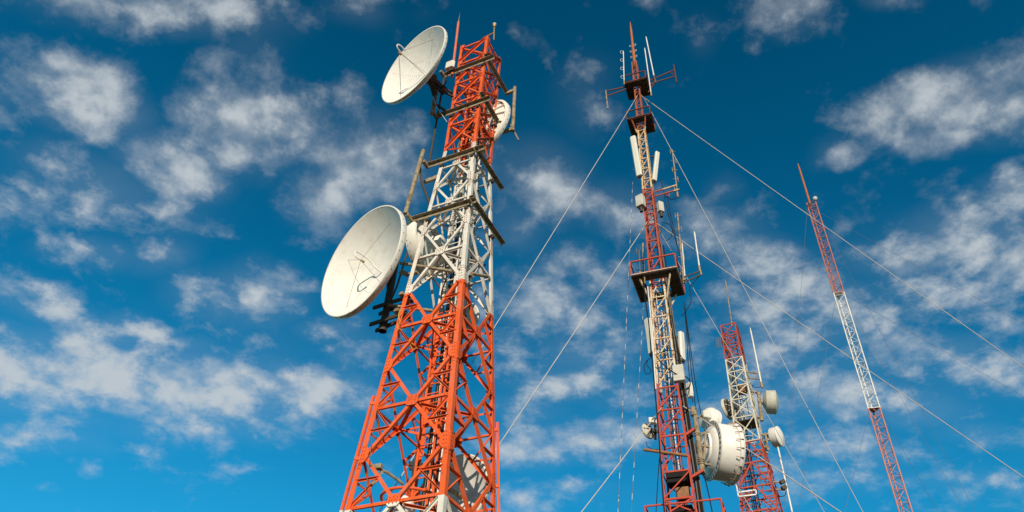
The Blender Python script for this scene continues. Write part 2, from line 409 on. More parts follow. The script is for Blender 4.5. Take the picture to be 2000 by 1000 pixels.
# ------------------------------------------------------------------ main tower
AX = V(-1.56, 16.0, 0)
NL = V(-.4571, -.8894, 0); TL = V(-.8894, .4571, 0); NR = -TL
def T(a, b, z): return AX + TL * a + NL * b + V(0, 0, z)
def TW(z): return .775 if z > 18.2 else .78 + (18.2 - z) * .075
def TH_(z): return TW(z) / math.sqrt(2)
tower = thing('lattice_tower', 'large four-legged lattice tower painted in orange and white bands, nearest and leftmost of the masts', 'tower', T(0, 0, GROUND))
TP = Parts(tower)
CORN = [(1, 1), (-1, 1), (-1, -1), (1, -1)]      # left, front, right, back leg
TOPZ = 23.92
legz = [GROUND, 1.6, 4.0, 6.42, 8.87, 11.2, 12.28, 13.58, 15.6, 17.32, 18.1, 20.6, TOPZ]
def cornerp(ca, cb, z, out=0.): h = TH_(z) + out; return T(ca * h, cb * h, z)
for ca, cb in CORN:
    mb = MB()
    for z0, z1 in zip(legz[:-1], legz[1:]):
        w = .135 if z1 <= 6.5 else .125 if z1 <= 12.3 else .115 if z1 <= 18.2 else .095
        t = .016
        for axis in (0, 1):
            # flange lies in one of the two faces that meet at this corner
            e = TL * (-ca) if axis == 0 else NL * (-cb); f = NL * (-cb) if axis == 0 else TL * (-ca)
            vs = []
            for z in (z0, z1):
                c = cornerp(ca, cb, z)
                s0 = 0 if axis == 0 else t + .0005
                for a, b in ((s0, 0), (w, 0), (w, t), (s0, t)): vs.append(c + e * a + f * b)
            mb.add(vs, [(0, 1, 2, 3), (7, 6, 5, 4), (4, 5, 1, 0), (5, 6, 2, 1), (6, 7, 3, 2), (7, 4, 0, 3)], 0)
    # bolts up the flanges
    z = 4.0
    while z < TOPZ - .1:
        nearj = min(abs(z - q) for q in (9.98, 7.6, 12.5, 14.9, 17.9, 16.4))
        if nearj < .28:
            c = cornerp(ca, cb, z)
            for k in (.035, .085):
                mb.bolt(c - TL * ca * k + NL * cb * .001, NL * cb, .013, .012, 1)
                mb.bolt(c - NL * cb * k + TL * ca * .001, TL * ca, .013, .012, 1)
            z += .075
        else: z += .08
    mb.build('leg', ['t1', 't1b'], tower)
FACES = [(0, 1, NL), (1, 2, NR), (2, 3, -NL), (3, 0, -NR)]
LV = [1.7, 4.05, 6.47, 8.87, 11.22, 13.58, 15.60, 17.32]
def fp(fi, s, z, off=0.):
    """point on face fi: s=-1..1 from its first leg to its second"""
    i, j, n = FACES[fi]; a = cornerp(*CORN[i], z); b = cornerp(*CORN[j], z)
    return a + (b - a) * ((s + 1) / 2) + n * off
def facenormal(fi, z0, z1):
    i, j, n = FACES[fi]; a = fp(fi, 0, z0); b = fp(fi, 0, z1); d = (b - a).normalized(); t = (fp(fi, 1, z0) - fp(fi, -1, z0)).normalized()
    m_ = t.cross(d).normalized(); return m_ if m_.dot(n) > 0 else -m_
def member(name, p, q, n, w, off=-.02, flip=False, bolts=True, out=False):
    mb = MB(); o = n * off; mb.angle(p + o, q + o, n, w, .011, flip=flip, out=out, w2=w if out else None)
    d = (q - p).normalized()
    if bolts:
        for c, s_ in ((p, 1), (q, -1)):
            for k in (.10, .17): mb.bolt(c + o + d * k * s_, n, .012, .012, 1)
    TP.add(name, mb, ['t1', 't1b'], p, q)
for fi in range(4):
    n0 = FACES[fi][2]
    for k in range(len(LV) - 1):
        z0, z1 = LV[k], LV[k + 1]; zm = z0 + (z1 - z0) * .50
        n = facenormal(fi, z0, z1)
        big = z1 < 13.6
        wd, wh, wr = (.082, .068, .048) if big else (.066, .055, .045)
        M0, M1 = fp(fi, 0, z0), fp(fi, 0, z1)
        member('horizontal_brace', fp(fi, -.94, z1), fp(fi, .94, z1), n, wh, off=-.034)
        if k == 0: member('horizontal_brace', fp(fi, -.94, z0), fp(fi, .94, z0), n, wh, off=-.034)
        for s in (-1, 1):
            Lm = fp(fi, s * .90, zm)
            member('diagonal_brace', M1, Lm, n, wd, off=-.018)
            member('diagonal_brace', Lm, M0, n, wd, off=-.018)
            if big and z0 > 3:
                # short redundant members between the legs and the big diagonals
                up_ = M1.lerp(Lm, .5); lo_ = Lm.lerp(M0, .5)
                for mp_, za in (((up_, z1), (lo_, z0)) if z1 < 13 else ((lo_, z0),)):
                    ze = mp_.z
                    member('redundant_brace', fp(fi, s * .93, ze), mp_, n, wr, off=-.03, bolts=False, out=True)
                    member('redundant_brace', fp(fi, s * .93, za - .02 if za == z1 else za + .03), mp_, n, wr, off=-.045, bolts=False, out=True)
            # gusset on the leg
            hh = .24 if big else .2
            ww = .20 if big else .15
            t_ = (fp(fi, -s, zm) - fp(fi, s, zm)).normalized(); upv = (fp(fi, s, zm + 1) - fp(fi, s, zm)).normalized()
            c = fp(fi, s, zm) + n * .003
            pts = [c + upv * hh + t_ * .02, c + upv * hh * .75 + t_ * ww * .8, c + upv * hh * .3 + t_ * ww * 1.15, c - upv * hh * .3 + t_ * ww * 1.15, c - upv * hh * .75 + t_ * ww * .8, c - upv * hh + t_ * .02]
            mb = MB(); mb.plate(pts, n, .012)
            for q in range(5):
                for r in (.06, .12):
                    mb.bolt(c + upv * (hh * .8 * (q - 2) / 2) + t_ * r + n * .012, n, .013, .012, 1)
            TP.add('gusset_plate', mb, ['t1', 't1b'], pts[0], pts[-1])
        # middle gusset
        t_ = (fp(fi, 1, z1) - fp(fi, -1, z1)).normalized(); upv = n.cross(t_).normalized(); upv = upv if upv.z > 0 else -upv
        c = M1 + n * .003; a = .15 if big else .125; b = .135 if big else .115
        pts = [c + t_ * a * x + upv * b * y for x, y in ((-1, -.6), (-.6, -1), (.6, -1), (1, -.6), (1, .6), (.6, 1), (-.6, 1), (-1, .6))]
        mb = MB(); mb.plate(pts, n, .012)
        for x, y in ((-.6, -.45), (-.6, .45), (.6, -.45), (.6, .45), (-.2, .05), (.2, .05), (-.55, 0), (.55, 0), (0, -.5), (0, .5)):
            mb.bolt(c + t_ * a * x + upv * b * y + n * .012, n, .013, .012, 1)
        TP.add('gusset_plate', mb, ['t1', 't1b'], c - upv * .15, c + upv * .15)
    # narrow top part, crossed braces
    TZ = [18.2, 19.45, 20.6, 21.7, 22.85, TOPZ - .06]
    for k in range(5):
        z0, z1 = TZ[k], TZ[k + 1]; s = 1 if fi in (0, 1) else -1
        if fi == 1: s = -1
        s = -1
        member('diagonal_brace', fp(fi, s * .9, z0 + .05), fp(fi, -s * .9, z1 - .05), n0, .07, off=-.014, out=True)
        member('diagonal_brace', fp(fi, s * .9, z1 - .05), fp(fi, -s * .9, z0 + .05), n0, .05, off=-.04)
        member('horizontal_brace', fp(fi, -.92, z1), fp(fi, .92, z1), n0, .06, off=-.055)
        for s2 in (-1, 1):
            c = fp(fi, s2, z1) + n0 * .003; t_ = (fp(fi, -s2, z1) - c); t_.z = 0; t_.normalize()
            pts = [c + V(0, 0, -.16) + t_ * .01, c + V(0, 0, -.12) + t_ * .15, c + V(0, 0, .04) + t_ * .17, c + V(0, 0, .05) + t_ * .01]
            mb = MB(); mb.plate(pts, n0, .01)
            for q in range(3): mb.bolt(c + V(0, 0, -.11 + .055 * q) + t_ * .06 + n0 * .01, n0, .012, .012, 1)
            TP.add('gusset_plate', mb, ['t1', 't1b'], pts[0], pts[2])
# inner diamond frames at every level
for z in LV[1:]:
    mids = [fp(fi, 0, z, -.07) for fi in range(4)]
    for i in range(4):
        mb = MB(); mb.angle(mids[i], mids[(i + 1) % 4], V(0, 0, 1), .075, .011); TP.add('plan_brace', mb, ['t1', 't1b'], mids[i], mids[(i + 1) % 4])
    for i in range(2):
        mb = MB(); mb.angle(mids[i] - V(0, 0, .05), mids[i + 2] - V(0, 0, .05), V(0, 0, 1), .06, .011); TP.add('plan_brace', mb, ['t1', 't1b'], mids[i], mids[i + 2])
# horizontal sheets of bracing inside the narrow head
for z in (19.45, 21.7, 23.85):
    for i in range(2):
        p, q = cornerp(*CORN[i], z - .03, -.06), cornerp(*CORN[i + 2], z - .03, -.06)
        mb = MB(); mb.angle(p + V(0, 0, -.03 * i), q + V(0, 0, -.03 * i), V(0, 0, 1), .05, .01); TP.add('plan_brace', mb, ['t1', 't1b'], p, q)
# reinforcing angle bolted outside two legs low down
for (ca, cb) in ((1, 1), (-1, -1)):
    mb = MB(); z0, z1 = 2.0, 9.2
    o = (TL * ca * .8 + NL * cb * (.6 if cb > 0 else .2)) * .075
    mb.angle(cornerp(ca, cb, z0) + o, cornerp(ca, cb, z1) + o, NL, .065, .012, w2=.05); mb.build('splice_angle', ['t1', 't1b'], tower)
    for zc in (7.6, 9.0):
        mb = MB(); mb.bar(cornerp(ca, cb, zc) + o * 1.3, cornerp(ca, cb, zc) - o * .5, .04, .07); mb.build('splice_clamp', ['t1'], tower)
# climbing ladder inside
lad = MB(); lx, ly = .16, .05
for s in (-1, 1): lad.bar(T(lx + s * .2, ly, GROUND), T(lx * .4 + s * .2, ly, 23.3), .055, .02, ref=NL)
z = 1.0
while z < 23.2:
    f = (z - GROUND) / 25; x0 = lx * (1 - .6 * f)
    lad.bar(T(x0 - .2, ly, z), T(x0 + .2, ly, z), .024, .024); z += .27
lad.build('climbing_ladder', ['t1'], tower)
cl = MB()
for s in (-1, 1): cl.bar(T(-.22 + s * .17, -.22, GROUND), T(-.16 + s * .14, -.16, 22.6), .06, .03, ref=NL)
z = 1.2
while z < 22.5:
    cl.bar(T(-.39, -.22, z), T(-.05, -.22, z), .03, .03); z += .52
cl.build('cable_ladder', ['t1'], tower)
# stand-off struts of the ladder
for z in LV[2:] + [19.45, 21.7]:
    mb = MB(); mb.angle(T(.3, .03, z - .06), T(-.4, .03, z - .06), NL, .06, .01); TP.add('ladder_bracket', mb, ['t1', 't1b'], T(.3, .03, z), T(-.4, .03, z))
    mb = MB(); mb.angle(T(.36, .05, z - .12), fp(0, .2, z - .12), NL, .045, .01); TP.add('ladder_bracket', mb, ['t1', 't1b'], T(.3, .03, z), T(.4, .6, z))
# guard ring low down
ring = MB(); ring.tube([T(.30 + .62 * math.cos(a), .15 + .62 * math.sin(a), 6.95) for a in [R_(q) for q in range(20, 241, 10)]], .035, 8)
ring.build('guard_ring', ['t1'], tower)
TP.done()

# cables going up the tower: each one a cable of the bundle
bund = thing('feeder_cable_bundle', 'bundle of black and pale feeder cables climbing inside the orange and white tower', 'cables', T(-.22, -.25, GROUND))
for k in range(15):
    mat = ['black', 'black', 'whip', 'black', 'greycable', 'black', 'whip', 'black', 'black'][k % 9]
    a0 = -.38 + .038 * k + (.12 if k > 8 else 0); ztop = [22, 19.5, 22.3, 15.5, 20.8, 14.2, 20.0, 17.9, 12.6, 21, 16.2, 13.4, 18.8, 12.9, 22.1][k]
    pts = []; z = GROUND
    while z < ztop:
        f = (z - GROUND) / 25; pts.append(T(a0 * (1 - .25 * f) + random.uniform(-.008, .008), -.27 + random.uniform(-.01, .01) + .05 * f, z)); z += .8
    mb = MB(); mb.tube(pts, .02 if k % 2 else .026, 6); mb.build('cable', mat, bund)
    if k in (1, 3, 5, 7):     # turns away towards an antenna at its end
        e = pts[-1]; tgt = T(.9 if k < 6 else -.7, -.2, e.z + .5)
        mb = MB(); mb.tube([e, e + V(-.05, .02, .25), e.lerp(tgt, .5) + V(0, 0, .1), tgt], .018, 6); mb.build('cable', mat, bund)

for k in range(24):
    z = 6.6 + k * .68; f = (z - GROUND) / 25
    mb = MB(); mb.bar(T(-.44 + .1 * f, -.30 + .05 * f, z), T(.12 - .1 * f, -.30 + .05 * f, z), .05, .035); mb.build('cable_clamp', 'darksteel', bund)
for (a, b, z, w, h, mt, lab) in ((.28, -.1, 14.35, .22, .34, 'darksteel', 'dark junction box inside the lower white section of the orange and white tower'), (.05, .12, 16.55, .2, .26, 'box', 'grey junction box inside the upper white section of the orange and white tower'),
                           (.02, .1, 19.9, .22, .3, 'darksteel', 'dark junction box inside the orange head of the large tower'), (-.05, .1, 12.75, .18, .3, 'darksteel', 'dark junction box by the ladder at the lower end of the white section')):
    t = thing('junction_box', lab, 'junction box', T(a, b, z), 'junction boxes inside the tower')
    mb = MB(); mb.rbox(T(a, b, z), TL, NL, V(0, 0, 1), w, .14, h, .02); mb.build('housing', mt, t)
    for q in (-.05, .05): mb = MB(); mb.tube([T(a + q, b, z - h / 2), T(a + q * 1.5, b - .05, z - h / 2 - .3), T(a + q - .15, b - .15, z - h / 2 - .7)], .014, 6); mb.build('cable', 'black', t)

# ------------------------------------------------------------------ mounting frames on the tower
def steel_angle_arm(mb, p, q, n, w=.15):
    """angle with its horizontal flange on top pointing outwards and a vertical flange below"""
    p = Vector(p); q = Vector(q); d = (q - p).normalized(); n = (n - d * n.dot(d)).normalized(); z = V(0, 0, 1)
    def box(n0, n1, z0, z1):
        vs = []
        for c in (p, q):
            for a, b in ((n0, z0), (n1, z0), (n1, z1), (n0, z1)): vs.append(c + n * a + z * b)
        mb.add(vs, [(0, 1, 2, 3), (7, 6, 5, 4), (4, 5, 1, 0), (5, 6, 2, 1), (6, 7, 3, 2), (7, 4, 0, 3)])
    box(0, .012, -w * .75, 0); box(0, w * .8, .001, .013)
    k = 0.12; L = (q - p).length
    for s in (.12, .18, L * .55, L * .58, L - .12, L - .18):
        mb.bolt(p + d * s + n * .012 - z * w * .4, n, .014, .014)
def frame_left(z, name_root, a1=1.02, a0=-.95, brk=.30):
    h = TH_(z) + .06
    mb = MB(); steel_angle_arm(mb, T(a1, h, z), T(a0, h, z), NL); mb.build('arm', 'galv', name_root)
    mb = MB(); mb.bar(T(a1 - .02, h - .03, z - .04), T(a1 - .02, h + brk, z - .04), .09, .11); mb.build('end_bracket', 'galv', name_root)
    for a in (h * .8, -h * .8):
        mb = MB(); mb.bar(T(a, h + .01, z - .15), T(a, h - .16, z - .15), .10, .09); mb.build('clamp', 'darksteel', name_root)
def frame_right(z, name_root, b0=.80, b1=-.97, brk=None):
    h = TH_(z) + .08
    mb = MB(); steel_angle_arm(mb, T(-h, b0, z + .16), T(-h, b1, z + .16), NR); mb.build('arm', 'galv', name_root)
    if brk:
        mb = MB(); mb.bar(T(-h, b1 + .03, z + .12), T(-h - brk, b1 + .03, z + .12), .09, .13); mb.build('end_bracket', 'galv', name_root)
    mb = MB(); mb.bar(T(-h - .01, -h * .8, z + .01), T(-h + .16, -h * .8, z + .01), .10, .1); mb.build('clamp', 'darksteel', name_root)
f1 = thing('antenna_frame', 'dark steel frame with long arms holding the upper left dish', 'mounting frame', T(0, .7, 20.0), 'antenna mounting frames on the tower')
frame_left(22.27, f1, brk=.25); frame_left(19.98, f1, brk=.30)
mb = MB(); mb.tube([T(1.02, .88, 19.85), T(1.02, .86, 21.6)], .072, 16); mb.build('mounting_pipe', 'galv', f1)
mb = MB(); mb.tube([T(.98, .62, 22.2), T(1.0, .60, 17.5)], .035, 8); mb.build('brace_pipe', 'darksteel', f1)
for z in (20.45, 21.55):
    mb = MB(); mb.bar(T(1.02, .83, z), T(.62, .35, z - .25), .06, .06); mb.build('strut', 'darksteel', f1)
f2 = thing('antenna_frame', 'tan steel frame with an empty leaning pipe left of the white tower section', 'mounting frame', T(0, .8, 15.2), 'antenna mounting frames on the tower')
frame_left(17.55, f2, a1=1.02, brk=.26); frame_left(15.17, f2, a1=1.14, brk=.30)
mb = MB(); mb.tube([T(1.15, 1.10, 15.12), T(1.05, .94, 17.98)], .064, 16); mb.build('mounting_pipe', 'galv', f2)
mb = MB(); mb.tube([at(819, 312, 15.75), at(823, 355, 15.8), at(841, 402, 16.0)], .035, 8); mb.build('brace_pipe', 'darksteel', f2)
mb = MB(); mb.bar(at(830, 355, 15.75), at(858, 345, 15.9), .13, .1); mb.build('clamp', 'galv', f2)
f3 = thing('antenna_frame', 'steel frame with a short tan pipe standing off the right side of the tower head', 'mounting frame', T(-.6, 0, 20.0), 'antenna mounting frames on the tower')
frame_right(22.2, f3, brk=.35); frame_right(20.05, f3, brk=.38)
mb = MB(); mb.tube([T(-1.0, -.98, 20.12), T(-.97, -.97, 22.56)], .06, 16); mb.build('mounting_pipe', 'galv', f3)
mb = MB(); mb.tube([T(-.5, -.45, 21.6), T(-1.1, -1.25, 19.9)], .03, 8); mb.build('brace_pipe', 'galv', f3)
f4 = thing('antenna_frame', 'pair of bare dark arms sloping down right across the white tower section', 'mounting frame', T(-.7, 0, 15.2), 'antenna mounting frames on the tower')
frame_right(17.35, f4, b1=-1.07); frame_right(15.05, f4, b0=.95, b1=-1.18)

# ------------------------------------------------------------------ parabolic dishes
def dish(name, label, c, n, R, depth, rim=.16, feed=1.0, feedtype='hook', straight=False, group='parabolic dishes on the tower', stays=True, ribs=False, mounted=None, dots=False, hubmat='darksteel'):
    c = Vector(c); n = Vector(n).normalized(); a = n.cross(V(0, 0, 1)).normalized(); b = a.cross(n)
    root = thing(name, label, 'dish antenna', c - n * depth, group)
    P = []
    K = 22
    for i in range(K + 1):
        r = R * i / K; P.append((max(r, .002), -depth * (1 - (r / R) ** 2)))
    outer = [(r * 1.0 + .0, h - .035 - .02) for r, h in P[::-1]]
    outer[0] = (R, -.055)
    mb = MB(); mb.lathe(c, n, P, 96)
    mb.lathe(c, n, outer, 96, 0)
    mb.build('reflector', 'dish', root)
    mb = MB(); mb.lathe(c, n, [(R - .004, .0), (R + .028, .006), (R + .034, -.01), (R + .034, -rim), (R + .02, -rim - .02), (R * .955, -rim - .05)], 96, 0)
    for k in range(40):
        an = 2 * math.pi * k / 40; rad = a * math.cos(an) + b * math.sin(an)
        mb.bolt(c + rad * (R + .034) - n * .06, rad, .012, .012, 1)
    rm = mb.build('rim', ['rim', 'darksteel'], root)
    if dots:
        mb = MB()
        for kk in range(3):
            an = [.5, 2.1, 3.9][kk]
            for q in range(14):
                r = R * (.12 + .06 * q); rad = a * math.cos(an + random.uniform(-.02, .02)) + b * math.sin(an)
                mb.bolt(c + rad * r - n * depth * (1 - (r / R) ** 2), n, .011, .006)
        mb.build('rivet_row', 'darksteel', root)
    vtx = c - n * depth
    if feedtype == 'hook':
        d1 = (b * feed_dir[1] + a * feed_dir[0]).normalized()
        L = depth + feed
        pts = [vtx, vtx + n * (L * .30) + d1 * .05, vtx + n * (L * .52) + d1 * .24, vtx + n * (L + .08) + d1 * .30, vtx + n * (L + .17) + d1 * .12, vtx + n * (L + .12) + d1 * .02, vtx + n * (L - .03)]
        if straight: pts = [vtx, vtx + n * .12, vtx + n * (L * .6) + d1 * .03, vtx + n * (L * .93) + d1 * .06, vtx + n * (L + .10) + d1 * .12, vtx + n * (L + .12) + d1 * .22, vtx + n * (L + .0) + d1 * .26, vtx + n * (L - .22) + d1 * .22]
        sm = []
        for i in range(len(pts) - 1):
            for q in range(4):
                t = q / 4; p0 = pts[max(i - 1, 0)]; p1 = pts[i]; p2 = pts[i + 1]; p3 = pts[min(i + 2, len(pts) - 1)]
                sm.append(.5 * ((2 * p1) + (p2 - p0) * t + (2 * p0 - 5 * p1 + 4 * p2 - p3) * t * t + (3 * p1 - p0 - 3 * p2 + p3) * t ** 3))
        sm.append(pts[-1])
        mb = MB(); mb.tube(sm, .022, 10); fd = mb.build('feed_tube', 'dish', root)
        mb = MB(); mb.lathe(vtx + n * (L - .03), -n, [(.002, -.02), (.026, -.02), (.028, .05), (.042, .08), (.042, .10), (.02, .101), (.002, .101)], 20); mb.build('horn', 'brass', fd)
        tip = vtx + n * (L - .02)
    else:
        mb = MB(); L = depth + feed; mb.tube([vtx, vtx + n * L], .06, 14); fd = mb.build('feed_tube', 'galv', root)
        mb = MB(); mb.lathe(vtx + n * L, n, [(.002, 0.05), (.07, .05), (.075, 0), (.075, -.09), (.002, -.09)], 20); mb.build('horn', 'darksteel', fd)
        tip = vtx + n * L
    if stays:
        for an in (R_(35), R_(125), R_(235), R_(305)):
            rr = R * .78; q = c + (a * math.cos(an) + b * math.sin(an)) * rr - n * depth * (1 - .78 ** 2)
            mb = MB(); mb.tube([q, tip], .0045, 5); mb.build('stay_wire', 'darksteel', root)
    # back structure
    mb = MB(); mb.lathe(vtx, n, [(.002, -.36), (.20, -.36), (.22, -.34), (.22, -.06), (.34, -.03), (.40, .02)], 28)
    mb.build('hub', hubmat if not ribs else 'drum', root)
    if ribs:
        for k in range(16):
            an = 2 * math.pi * k / 16; rad = a * math.cos(an) + b * math.sin(an); mb = MB()
            prev = None
            for i in range(7):
                r = R * (.2 + .78 * i / 6); q = c + rad * r - n * (depth * (1 - (r / R) ** 2) + .09)
                if prev is not None: mb.bar(prev, q, .03, .07, ref=n)
                prev = q
            mb.build('back_rib', 'drum', root)
        mb = MB(); mb.lathe(c, n, [(R * .6, -depth * .64 - .06), (R * .6, -depth * .64 - .14), (R * .63, -depth * .6 - .14), (R * .63, -depth * .6 - .06)], 48); mb.build('back_ring', 'drum', root)
    if mounted:
        for pz, (p, q, w) in enumerate(mounted):
            mb = MB(); mb.bar(p, q, w, w); mb.build('mount_strut', 'darksteel', root)
    return root, vtx, a, b
n2 = V(-.704, -.707, -.065)
c2 = V(-4.417, 16.98, 14.542) * (1.66 / 1.8)
feed_dir = (.3, .9)
vt2 = c2 - n2.normalized() * .75
pipe2 = [T(1.62, .52, 11.55), T(1.62, .52, 14.6)]
dish('parabolic_dish', 'largest white dish, lower left, facing left with a thin curved feed and its shadow inside', c2, n2, 1.66, .75, rim=.15, feed=.0,
     mounted=[(vt2 + V(0, 0, .20) - n2 * .30, T(1.62, .52, 13.6), .10), (vt2 - V(0, 0, .20) - n2 * .30, T(1.62, .52, 12.7), .10), (vt2 - n2 * .3, T(1.62, .52, 13.15), .16)])
f5 = thing('antenna_frame', 'dark pipe mount with stacked arms behind the largest dish', 'mounting frame', pipe2[0], 'antenna mounting frames on the tower')
mb = MB(); mb.tube(pipe2, .10, 16); mb.tube([pipe2[0], pipe2[0] + V(0, 0, .25)], .115, 16); mb.build('mounting_pipe', 'darksteel', f5)
for z in (11.75, 12.3):
    h = TH_(z)
    for o in (-.09, .09):
        mb = MB(); mb.bar(T(1.95, .52 + o * 1.6, z), T(h - .12, h - .22 + o, z), .05, .10); mb.build('arm', 'darksteel', f5)
    mb = MB(); mb.bar(T(h + .05, h - .3, z - .02), T(h + .05, h + .1, z - .02), .12, .08); mb.build('clamp', 'galv', f5)
for (x0, y0, x1, y1, Y0, Y1) in ((783, 514, 884, 530, 15.9, 15.1), (921, 534, 952, 540, 15.1, 15.6), (757, 596, 845, 607, 15.9, 15.9)):
    mb = MB(); mb.tube([at(x0, y0, Y0), at(x1, y1, Y1)], .045, 12); mb.build('support_pipe', 'galv', f5)
mb = MB(); mb.bar(at(782, 530, 15.9), at(797, 537, 15.8), .06, .12); mb.bar(at(797, 537, 15.8), at(816, 532, 15.6), .12, .05); mb.build('hook_bracket', 'galv', f5)
mb = MB(); mb.tube([at(796, 492, 16.2), at(775, 560, 16.0), at(762, 590, 16.0)], .028, 8); mb.build('brace_pipe', 'darksteel', f5)
n1_ = V(-.699, -.714, -.048); c1 = V(-3.619, 14.73, 21.159)
vt1 = c1 - n1_.normalized() * .56
feed_dir = (.0, -.1)
feed_dir = (-.35, .9)
dish('parabolic_dish', 'white dish at upper left with a long straight feed rod, beside the orange tower head', c1, n1_, 1.50, .56, rim=.10, feed=.62, dots=True, straight=True,
     mounted=[(vt1 + V(0, 0, .15) - n1_ * .3, T(1.02, .88, 21.2), .14), (vt1 - V(0, 0, .15) - n1_ * .3, T(1.02, .88, 20.8), .14), (vt1 - n1_ * .3, T(.85, .62, 21.25), .20), (vt1 + V(0, 0, -.25) - n1_ * .3, T(.5, .5, 20.9), .06)])
feed_dir = (0, 1)
# dish seen from the back, upper right
nb = V(.72, .69, .0).normalized(); cb_ = at(947, 257, 16.9)
dish('parabolic_dish', 'white ribbed dish seen from behind through the orange tower head on its right side', cb_, nb, 1.2, .36, rim=.14, feed=.3, ribs=True, stays=False,
     mounted=[(cb_ - nb * .5, T(-.5, -.5, 19.6), .08)])
# dish seen from behind inside the white section
nc = V(-.86, .42, -.05).normalized(); cc_ = at(822, 486, 16.75)
dish('parabolic_dish', 'white dish seen from behind through the white tower section, right of the largest dish', cc_, nc, .92, .38, rim=.30, feed=.2, ribs=False, hubmat='drum', stays=False,
     mounted=[(cc_ - nc * .55, T(.5, -.5, 14.2), .08)])
# lower right dish behind the tower
nd = V(-.62, -.78, .0).normalized(); cd = at(888, 962, 17.9)
dish('parabolic_dish', 'white dish low behind the right side of the orange tower with lattice shadows across it', cd, nd, .97, .26, rim=.12, hubmat='drum', feed=.35, feedtype='tube', stays=False,
     mounted=[(cd - nd * .5, T(-.9, -1.0, 6.6), .08)])
ne = V(-.25, -.96, -.1).normalized(); ce = at(903, 617, 17.6)
dish('parabolic_dish', 'small white dish behind the front leg just under the white and orange joint', ce, ne, .46, .14, rim=.10, hubmat='drum', feed=.05, feedtype='tube', stays=False,
     mounted=[(ce - ne * .3, T(-.6, -.7, 11.6), .06)])
cf = at(905, 498, 17.2)
dish('parabolic_dish', 'small white dish half hidden behind the front leg in the white tower section', cf, ne, .44, .14, rim=.10, hubmat='drum', feed=.05, feedtype='tube', stays=False,
     mounted=[(cf - ne * .3, T(-.6, -.6, 14.0), .06)])
# pipe clamp assembly at lower left of the tower
t = thing('pipe_mount', 'tan steel pipe and clamp crossing inside the lower left of the orange tower', 'pipe mount', at(735, 930, 15.6))
mb = MB(); mb.tube([at(724, 908, 15.35), at(760, 925, 15.6), at(788, 946, 15.9)], .032, 12); mb.build('pipe', 'galv', t)
mb = MB(); mb.rbox(at(738, 912, 15.35), TL, NL, V(0, 0, 1), .20, .12, .10, .02); mb.build('clamp', 'galv', t)
mb = MB(); mb.bar(at(745, 922, 15.4), at(724, 948, 15.3), .14, .05); mb.build('hanging_plate', 'galv', t)
t = thing('pipe_mount', 'dark steel antenna mount behind the ladder low in the orange tower', 'pipe mount', at(812, 915, 16.4))
mb = MB(); mb.bar(at(799, 905, 16.3), at(835, 912, 16.5), .06, .10); mb.bar(at(800, 915, 16.3), at(832, 921, 16.5), .06, .06); mb.build('arm', 'darksteel', t)
mb = MB(); mb.tube([at(812, 898, 16.35), at(806, 958, 16.35)], .06, 12); mb.build('pipe', 'darksteel', t)
# white drum low in the tower seen at the bottom edge
t = thing('radio_antenna', 'small white drum antenna at the bottom edge inside the tower', 'antenna', at(786, 985, 16.0))
nn_ = V(-.5, -.85, 0).normalized()
mb = MB(); mb.lathe(at(786, 990, 16.1), nn_, [(.002, .12), (.2, .11), (.24, .06), (.24, -.16), (.1, -.22), (.002, -.22)], 40); mb.build('radome', 'drum', t)
mb = MB(); mb.bar(at(786, 990, 16.1) - nn_ * .2, at(800, 985, 16.6), .06, .06); mb.build('mount_strut', 'galv', t)

# small white box, lamp, lightning rod on the tower head
t = thing('radio_unit', 'small white rounded box beside the upper left dish', 'radio box', at(879, 131, 15.5))
mb = MB(); mb.rbox(at(879, 128, 15.2), TL, NL, V(0, 0, 1), .36, .15, .34, .06); mb.build('housing', 'panel', t)
mb = MB(); mb.rbox(at(878, 129, 15.2) + NL * -.14, TL, NL, V(0, 0, 1), .2, .12, .2, .02); mb.build('bracket', 'darksteel', t)
t = thing('lightning_rod', 'faded orange pole with a thin needle tip left of the tower head', 'lightning rod', at(878, 180, 15.6))
mb = MB(); mb.tube([at(882.5, 150, 15.6), at(895.5, 43, 15.6)], .045, 12); mb.build('pole', 'pinkpole', t)
mb = MB(); mb.tube([at(895.5, 43, 15.6), at(898.5, 25, 15.6)], [.02, .004], 8); mb.build('needle', 'galv', t)
mb = MB(); mb.bar(at(889.5, 80, 15.6), at(897, 90, 15.7), .04, .04); mb.build('clamp', 'darksteel', t)
t = thing('obstruction_lamp', 'small amber obstruction lamp on a brass post at the tower top', 'lamp', at(965, 85, 15.7))
mb = MB(); mb.tube([at(964.5, 78, 15.3), at(965.3, 52, 15.3)], .022, 10); mb.build('post', 'brass', t)
mb = MB(); mb.lathe(at(965.6, 50, 15.3), V(0, 0, 1), [(.002, -.1), (.05, -.1), (.045, -.02), (.06, 0), (.055, .09), (.03, .12), (.002, .12)], 16); mb.build('lens', 'amber', t)
mb = MB(); mb.lathe(at(965.6, 50, 15.3), V(0, 0, 1), [(.002, .14), (.03, .135), (.066, .10), (.068, .04)], 16); mb.build('cap', 'panel', t)
mb = MB(); mb.bar(at(952, 70, 15.28), at(965, 64, 15.3), .03, .03); mb.build('bracket', 'spire', t)

